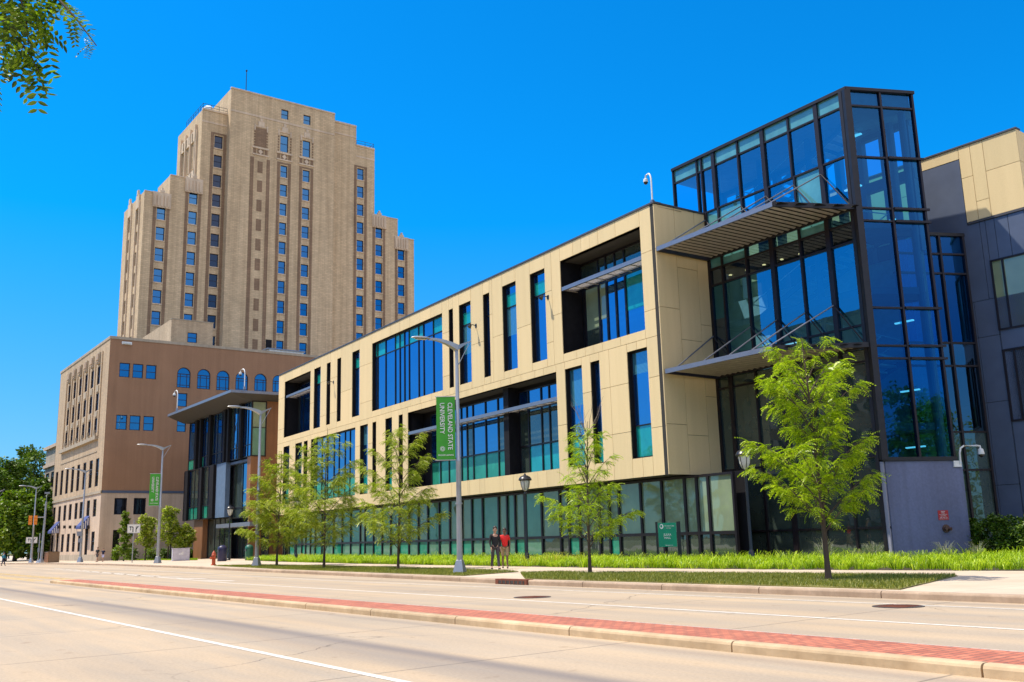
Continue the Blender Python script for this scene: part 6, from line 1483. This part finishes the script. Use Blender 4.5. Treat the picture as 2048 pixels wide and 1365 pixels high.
# far left trees
far = [(10, 150, 915, 62, 'dark leafy tree at the left edge of the picture, behind the lamps', 1), (58, 165, 889, 60, 'tallest dark tree at the far left against the sky', 2), (88, 150, 960, 42, 'lower dark tree touching the corner of the stone street front', 3),
       (30, 140, 985, 50, 'low bushy tree in front of the taller far left trees', 4), (-25, 145, 930, 60, 'dark tree cut by the left edge of the picture', 5), (70, 138, 1005, 38, 'low dark tree behind the traffic signal', 6)]
for px, D, ty, rp, lb, sd in far:
    q = atd(px, 1105, D); x, y = q[0], q[1]; H = height(px, ty, x, y); bushy('leafy_tree', (x, y, .1), H, rp*D/FPX, H*.12, lb, 'tree', 'leafD' if sd in (1, 2, 5) else 'leafM' if sd == 4 else 'leafD', 9000, .55, sd, 'dark trees beyond the far end of the street', lobes=16, tr=.35)
# small trees in front of the brown block
sm = [((247, 1117), 1018, 17, 'dense dark upright tree against the corner of the brown block', 'leafM', .8), ((290, 1119), 1030, 19, 'pale leaved small tree left of the bannered lamp', 'leafA2', 0),
      ((335, 1119), 1012, 22, 'pale leaved small tree between the bannered lamp and the black lamp post', 'leafA2', 0), ((367, 1121), 1050, 17, 'little pale leaved tree above the utility cabinet', 'leafA2', 0)]
for k, (bp, ty, rp, lb, mt_, cn) in enumerate(sm):
    q_ = atd(bp[0], bp[1], 108); x, y = q_[0], q_[1]; H = height(bp[0], ty, x, y)-.15; bushy('small_tree', (x, y, .15), H, rp*sqrt(x*x+y*y)/FPX, H*(.05 if k == 0 else .28), lb, 'tree', mt_, 4500, .22, 50+k, 'small trees before the brown block', conic=cn, tr=.09)
# low shrubs along the brown block and right wing
for k, (px, D, hy, rp) in enumerate(((232, 112, 1100, 9), (265, 113, 1098, 12), (300, 111, 1100, 14), (330, 112, 1100, 12), (355, 113, 1101, 12), (380, 112, 1101, 9))):
    q = atd(px, 1116, D); H = max(.9, height(px, hy, q[0], q[1])); bushy('shrub', (q[0], q[1], .12), H, rp*D/FPX, .1, ('shrub against the corner of the brown block, leftmost of its row', 'dark shrub under the dense upright tree', 'mid green shrub left of the bannered lamp', 'dark shrub right of the bannered lamp', 'mid green shrub beside the black lamp post at the cabinet', 'dark shrub behind the utility cabinet, rightmost of its row')[k], 'shrub', 'leafD' if k % 2 else 'leafM', 900, .2, 70+k, 'shrubs at the foot of the brown block', lobes=8, tr=.04)
for k, (px, D, hy, rp) in enumerate(((1958, 40.6, 1046, 24), (1990, 39.8, 1040, 28), (2026, 39.0, 1042, 30), (2062, 38.2, 1046, 32))):
    q = atd(px, 1090, D); H = height(px, hy, q[0], q[1]); bushy('hedge_bush', (q[0], q[1], .15), H, rp*D/FPX*1.2, .1, ('hedge bush touching the stone base under the camera arm', 'second hedge bush right of the stone base', 'third hedge bush right of the stone base', 'hedge bush cut by the right edge of the picture')[k], 'shrub', 'leafD', 3000, .12, 80+k, 'bushes of the hedge by the right wing', lobes=10, tr=.04)
# strip of grass before the brown block
gp_ = [gnd(230, 1121), gnd(395, 1121), gnd(395, 1117.5), gnd(230, 1117.5)]
b = MB(); b.prism([(x, y) for x, y in gp_], .12, .16, 'blade' if False else 'lawnsoil'); struct(b.build('lawn_ground'))
x, y = scatter(gp_, 26000); tag(blades(x, y, np.full(len(x), .16), .12, .05, .5, 1, 'lawn_grass', 'blade'), 'bright strip of grass before the brown block', 'grass', None, 'stuff')
# out-of-frame neighbours that the glass mirrors
for k, (x, y, H) in enumerate(((14, 44, 12), (22, 38, 11), (30, 50, 13))):
    bushy('leafy_tree', (x, y, .15), H, H*.36, 2.2, ('broad tree mirrored in the glass prow, nearest to it', 'broad tree mirrored in the glass prow, lowest of the three', 'broad tree mirrored in the glass prow, tallest of the three')[k], 'tree', 'leafM', 7000, .4, 90+k, 'trees mirrored in the glass prow')
o = thing('brick_block', (-65, -30, 0), 'plain brown block across the road, mirrored in the windows of the hall', 'building', absolute=True)
b = MB(); b.box(-105, -25, -50, -30, 0, 22, 'stuccoR'); b.box(-88, -66, -49, -29.5, 22, 29, 'stoneL'); b.box(-52, -38, -48, -31, 22, 26, 'stoneL'); b.box(-105.2, -24.8, -50, -29.8, 22, 22.5, 'carve'); b.build('wall', o)
for k in range(6):
    b = MB(); b.box(-104, -26, -30.0, -29.9, 2+k*3.4, 3.8+k*3.4, 'reveal')
    for q in range(26): b.box(-104+q*3, -102.6+q*3, -29.95, -29.8, 2+k*3.4, 3.8+k*3.4, 'stoneL')
    b.build('window_band', o)

# overhanging branch of the tree the photographer stands under
nt_ = thing('street_tree', (-1.6, -1.2, .15), 'tree beside the camera whose leafy branch hangs into the top left corner', 'tree', absolute=False)
# trunk stands out of frame to the left
tb = np.array(atd(-900, 1500, 4.2)); nt_.location = (tb[0], tb[1], .15); L0 = np.array([tb[0], tb[1], .15])
def near_branches():
    r = np.random.default_rng(77); b = MB(); top = np.array(atd(-560, -500, 4.6))-L0
    b.tube([(0, 0, -.1), (.05, .05, 1.6), tuple(top*np.array([.4, .4, .8])), tuple(top)], [.16, .13, .10, .06], 'bark', 10)
    main = [top, np.array(atd(-250, -330, 4.4))-L0, np.array(atd(-60, -140, 4.2))-L0, np.array(atd(90, -30, 4.0))-L0, np.array(atd(150, 35, 3.9))-L0, np.array(atd(193, 92, 3.85))-L0]
    b.tube([tuple(p) for p in main], [.05, .03, .016, .007, .004, .002], 'bark', 7)
    second = [main[1], np.array(atd(-80, -60, 4.1))-L0, np.array(atd(20, 60, 4.0))-L0, np.array(atd(62, 112, 3.95))-L0, np.array(atd(80, 150, 3.9))-L0]
    b.tube([tuple(p) for p in second], [.03, .012, .006, .003, .002], 'bark', 6)
    third = [main[2], np.array(atd(20, -60, 4.1))-L0, np.array(atd(52, 30, 4.0))-L0, np.array(atd(57, 92, 4.0))-L0]
    b.tube([tuple(p) for p in third], [.012, .006, .004, .002], 'bark', 5)
    b.build('trunk', nt_, smooth=True)
    tm = []
    for k in range(7):
        t = (k+.7)/7; x = .19*t; z = -.30*.19*t*t
        for sg in (1, -1):
            s_ = 1-.4*abs(t-.5); l, w = .050*s_, .0185*s_; dx, dy = .35, sg*.94
            a = np.array([x, 0, z]); e = a+np.array([dx*l, dy*l, -.006]); c = a+(e-a)*.28; c2 = a+(e-a)*.62; nn = np.array([-dy*sg*sg, dx, 0])*w/2
            tm += [a, c-nn, c2-nn, e, e, c2+nn, c+nn, a] if False else [a, c-nn, c2-nn*.95, e]; tm += [a, e, c2+nn*.95, c+nn]
    tm = np.array(tm)
    pos, dr_, sc_ = [], [], []
    def along(pts, n, f0=0, sp=.03, s=1.0, down=.5):
        for k in range(n):
            f = f0+(1-f0)*(k+r.uniform(0, 1))/n; i = min(len(pts)-2, int(f*(len(pts)-1))); q = pts[i]+(pts[i+1]-pts[i])*(f*(len(pts)-1)-i); a = r.uniform(0, 6.28)
            pos.append(q+r.normal(0, sp, 3)); dr_.append(np.array([cos(a), sin(a), r.uniform(-1.2, .2)-down])); sc_.append(s*r.uniform(.7, 1.15))
    along(main[:4], 34, .35, .05, 1.1, .1); along(main[3:], 16, 0, .012, .5, .1); along(second, 20, .3, .03, 1.0, .3); along(third, 14, .25, .02, 1.0, .5)
    # clumps that crowd the corner
    for px, py, n in ((10, 5, 8), (20, 60, 4), (-20, 90, 6), (80, -5, 7), (40, -10, 9), (110, 0, 4), (-10, 130, 3), (66, 60, 4), (58, 105, 3), (125, 20, 3)):
        c = np.array(atd(px, py, 3.9+r.uniform(-.1, .4)))-L0
        for k in range(n): a = r.uniform(0, 6.28); pos.append(c+r.normal(0, .03, 3)); dr_.append(np.array([cos(a), sin(a), r.uniform(-1.3, .2)])); sc_.append(r.uniform(.6, 1.0))
    V = place(tm, np.array(pos), np.array(dr_), np.array(sc_)); nobj('crown', V, quads(len(V)), ['leafC'], nt_)
near_branches()

# ================================================================== PEOPLE
def skin_mesh(name, verts, edges, radii, mat, parent, sub=2):
    me = bpy.data.meshes.new(name); me.from_pydata(verts, edges, []); o = bpy.data.objects.new(name, me); C.objects.link(o)
    m = o.modifiers.new('s', 'SKIN'); 
    for i, r in enumerate(radii): me.skin_vertices[0].data[i].radius = r if isinstance(r, tuple) else (r, r)
    me.skin_vertices[0].data[0].use_root = True; m.use_smooth_shade = True
    s_ = o.modifiers.new('u', 'SUBSURF'); s_.levels = sub; s_.render_levels = sub
    dg = bpy.context.evaluated_depsgraph_get(); m2 = bpy.data.meshes.new_from_object(o.evaluated_get(dg)); bpy.data.objects.remove(o)
    m2.materials.clear(); m2.materials.append(M[mat]); q = bpy.data.objects.new(name, m2); C.objects.link(q); q.parent = parent; return q
def person(loc, H, heading, label, skin, top, bottom, hair='hair', shorts=False, sleeves='long', stride=.22, nod=0.0, shoes='blackc', scale_w=1.0, arms=((.10, .12), (-.10, .12))):
    """figure 1.75 units tall before scaling, facing -Y, mid-stride"""
    s_ = H/1.75; T = thing('person', loc, label, 'person', None, heading); T.scale = (s_*scale_w, s_*scale_w, s_)
    hp = .93; sw = stride
    V = [(0, 0, .95), (0, -.005, 1.08), (0, -.01, 1.22), (0, 0, 1.37), (0, 0, 1.455), (0, -.01-nod*.3, 1.53), (0, -.015-nod, 1.60), (0, -.01-nod, 1.66), (0, 0-nod*.8, 1.71)]
    Rr = [(.145, .10), (.13, .095), (.15, .10), (.14, .085), (.052, .055), (.062, .07), (.075, .092), (.076, .092), (.055, .065)]
    E = [(i, i+1) for i in range(8)]
    def add(pts, rs, root):
        p = root
        for v, r in zip(pts, rs): V.append(v); Rr.append(r); E.append((p, len(V)-1)); p = len(V)-1
        return p
    legs = []
    for sg, fw in ((1, -sw), (-1, sw)):
        hipp = (sg*.09, 0, .90); kn = (sg*.095, fw*.55-.03, .50); an = (sg*.09, fw+(.04 if fw > 0 else 0), .10 if fw < 0 else .13); heel = (sg*.09, an[1]+.03, .05); toe = (sg*.10, an[1]-.14, .035 if fw < 0 else .03)
        add([hipp, kn, an, toe], [.085, .058, .042, .03], 0); legs.append((hipp, kn, an, toe))
    armsv = []
    for (sg, (fy, ox)) in ((1, arms[0]), (-1, arms[1])):
        sh = (sg*.175, 0, 1.40); el = (sg*(.20+ox*.4), fy*.6+.02, 1.13); wr_ = (sg*(.19+ox*.3), fy-.09, .90); pm = (wr_[0], wr_[1]-.02, .84)
        e = add([sh, el, wr_, pm], [.052, .040, .028, .03], 3); armsv.append((sh, el, wr_, pm))
        for j, (dx, l) in enumerate(((-.024, .066), (-.008, .076), (.008, .072), (.022, .058))):
            a = (pm[0]+dx*.4, pm[1]+dx, pm[2]-.035); add([a, (a[0]-sg*.008, a[1]-.006, a[2]-l*.55), (a[0]-sg*.02, a[1]-.010, a[2]-l)], [.009, .0085, .007], e)
        add([(pm[0]-sg*.012, pm[1]-.032, pm[2]+.0), (pm[0]-sg*.016, pm[1]-.045, pm[2]-.04)], [.010, .008], e)
    body = skin_mesh('body', V, E, Rr, skin, T)
    # face
    b = MB(); fy = -.10-nod; b.hexa([(-.012, fy+.01, 1.585), (.012, fy+.01, 1.585), (.012, fy+.03, 1.585), (-.012, fy+.03, 1.585)], [(-.006, fy-.0, 1.592), (.006, fy-.0, 1.592), (.005, fy+.03, 1.625), (-.005, fy+.03, 1.625)], skin)
    for sg in (1, -1): b.lathe([(.022, 1.585), (.028, 1.61), (.02, 1.64)], skin, 8, (sg*.072, -.01-nod))
    b.build('face', T, smooth=True)
    b = MB()
    for sg in (1, -1): b.box(sg*.03-.012, sg*.03+.012, fy+.004, fy+.03, 1.622, 1.632, 'hair')
    b.box(-.022, .022, fy+.012, fy+.03, 1.560, 1.566, 'rustring'); b.build('eye', T)
    # hair cap
    k = MB(); i = k.mi(hair); n, m_ = 14, 7; c = (0, .006-nod, 1.672)
    for a in range(m_+1):
        ph = pi/2*a/m_*1.15
        for q in range(n):
            t = 2*pi*q/n; front_ = max(0, -sin(t)); lim = min(ph, pi/2*1.15*(1-.42*front_)); k.v.append((c[0]+.092*sin(lim)*cos(t), c[1]+.112*sin(lim)*sin(t)+.008, c[2]+.112*cos(lim)+.01*(random.random()-.5)))
    for a in range(m_):
        for q in range(n): q2 = (q+1) % n; k.f.append((a*n+q, (a+1)*n+q, (a+1)*n+q2, a*n+q2)); k.fm.append(i)
    k.build('hair', T, smooth=True)
    # shirt or jacket
    V2 = [(0, 0, .90 if sleeves != 'long' else .86), (0, -.005, 1.08), (0, -.01, 1.22), (0, 0, 1.37), (0, 0, 1.47)]; R2 = [(.165, .122), (.15, .115), (.165, .118), (.155, .10), (.062, .065)]; E2 = [(0, 1), (1, 2), (2, 3), (3, 4)]
    for sh, el, wr_, pm in armsv:
        n0 = len(V2); ps_ = [sh, el, wr_] if sleeves == 'long' else [sh, tuple(np.array(sh)*.35+np.array(el)*.65)]
        for j, p in enumerate(ps_): V2.append(p); R2.append((.066, .055, .042)[j] if sleeves == 'long' else (.068, .06)[j]); E2.append((3 if j == 0 else len(V2)-2, len(V2)-1))
    skin_mesh('jacket' if sleeves == 'long' else 'shirt', V2, E2, R2, top, T)
    V3 = [(0, 0, 1.0)]; R3 = [(.158, .122)]; E3 = []
    for hipp, kn, an, toe in legs:
        ps_ = [hipp, kn, an] if not shorts else [hipp, tuple(np.array(hipp)*.45+np.array(kn)*.55), (kn[0], kn[1], kn[2]+.02)]
        for j, p in enumerate(ps_): V3.append(p); R3.append(((.098, .074, .055) if not shorts else (.105, .095, .09))[j]); E3.append((0 if j == 0 else len(V3)-2, len(V3)-1))
    skin_mesh('shorts' if shorts else 'trousers', V3, E3, R3, bottom, T)
    for hipp, kn, an, toe in legs: skin_mesh('shoe', [(an[0], an[1]+.035, .045), (an[0], an[1]-.06, .045), (toe[0], toe[1]-.04, .035)], [(0, 1), (1, 2)], [(.042, .042), (.045, .04), (.04, .028)], shoes, T, 1)
    return T
def pers_px(feet, top, **kw):
    x, y = gnd(*feet); H = height(*top, x, y)-.15; return (x, y, .15), H
l, H = pers_px((991, 1139.5), (985, 1054)); person((l[0], l[1], .15), H, radians(72), 'person in a black jacket and dark trousers looking down while walking on the sidewalk', 'skin', 'blackc', 'greyc', nod=.06, scale_w=.95, arms=((.02, .1), (-.06, .1)), stride=.24)
l, H = pers_px((1003, 1138.5), (1000, 1057)); l = (l[0]-.35, l[1]+.45, .15); person(l, H, radians(58), 'person in a red shirt and khaki shorts walking just behind the one in black', 'skind', 'redc', 'khaki', shorts=True, sleeves='short', scale_w=.95, stride=.22)
l, H = pers_px((194, 1124.5), (195, 1095)); person(l, H, radians(40), 'person in a black shirt and grey shorts before the stone street front', 'skin', 'blackc', 'greyc', shorts=True, sleeves='short')
l, H = pers_px((205.5, 1124), (206, 1097)); person(l, H, radians(50), 'person in a navy shirt and pale shorts beside the corner of the brown block', 'skin', 'navy', 'whitec', shorts=True, sleeves='short')
l, H = pers_px((6, 1132), (6, 1105)); person(l, H, radians(200), 'person in a teal hooded jacket crossing at the left edge', 'skin', 'tealc', 'navy', stride=.28)

for o in bpy.data.objects:
    if '_abs' in o: del o['_abs']
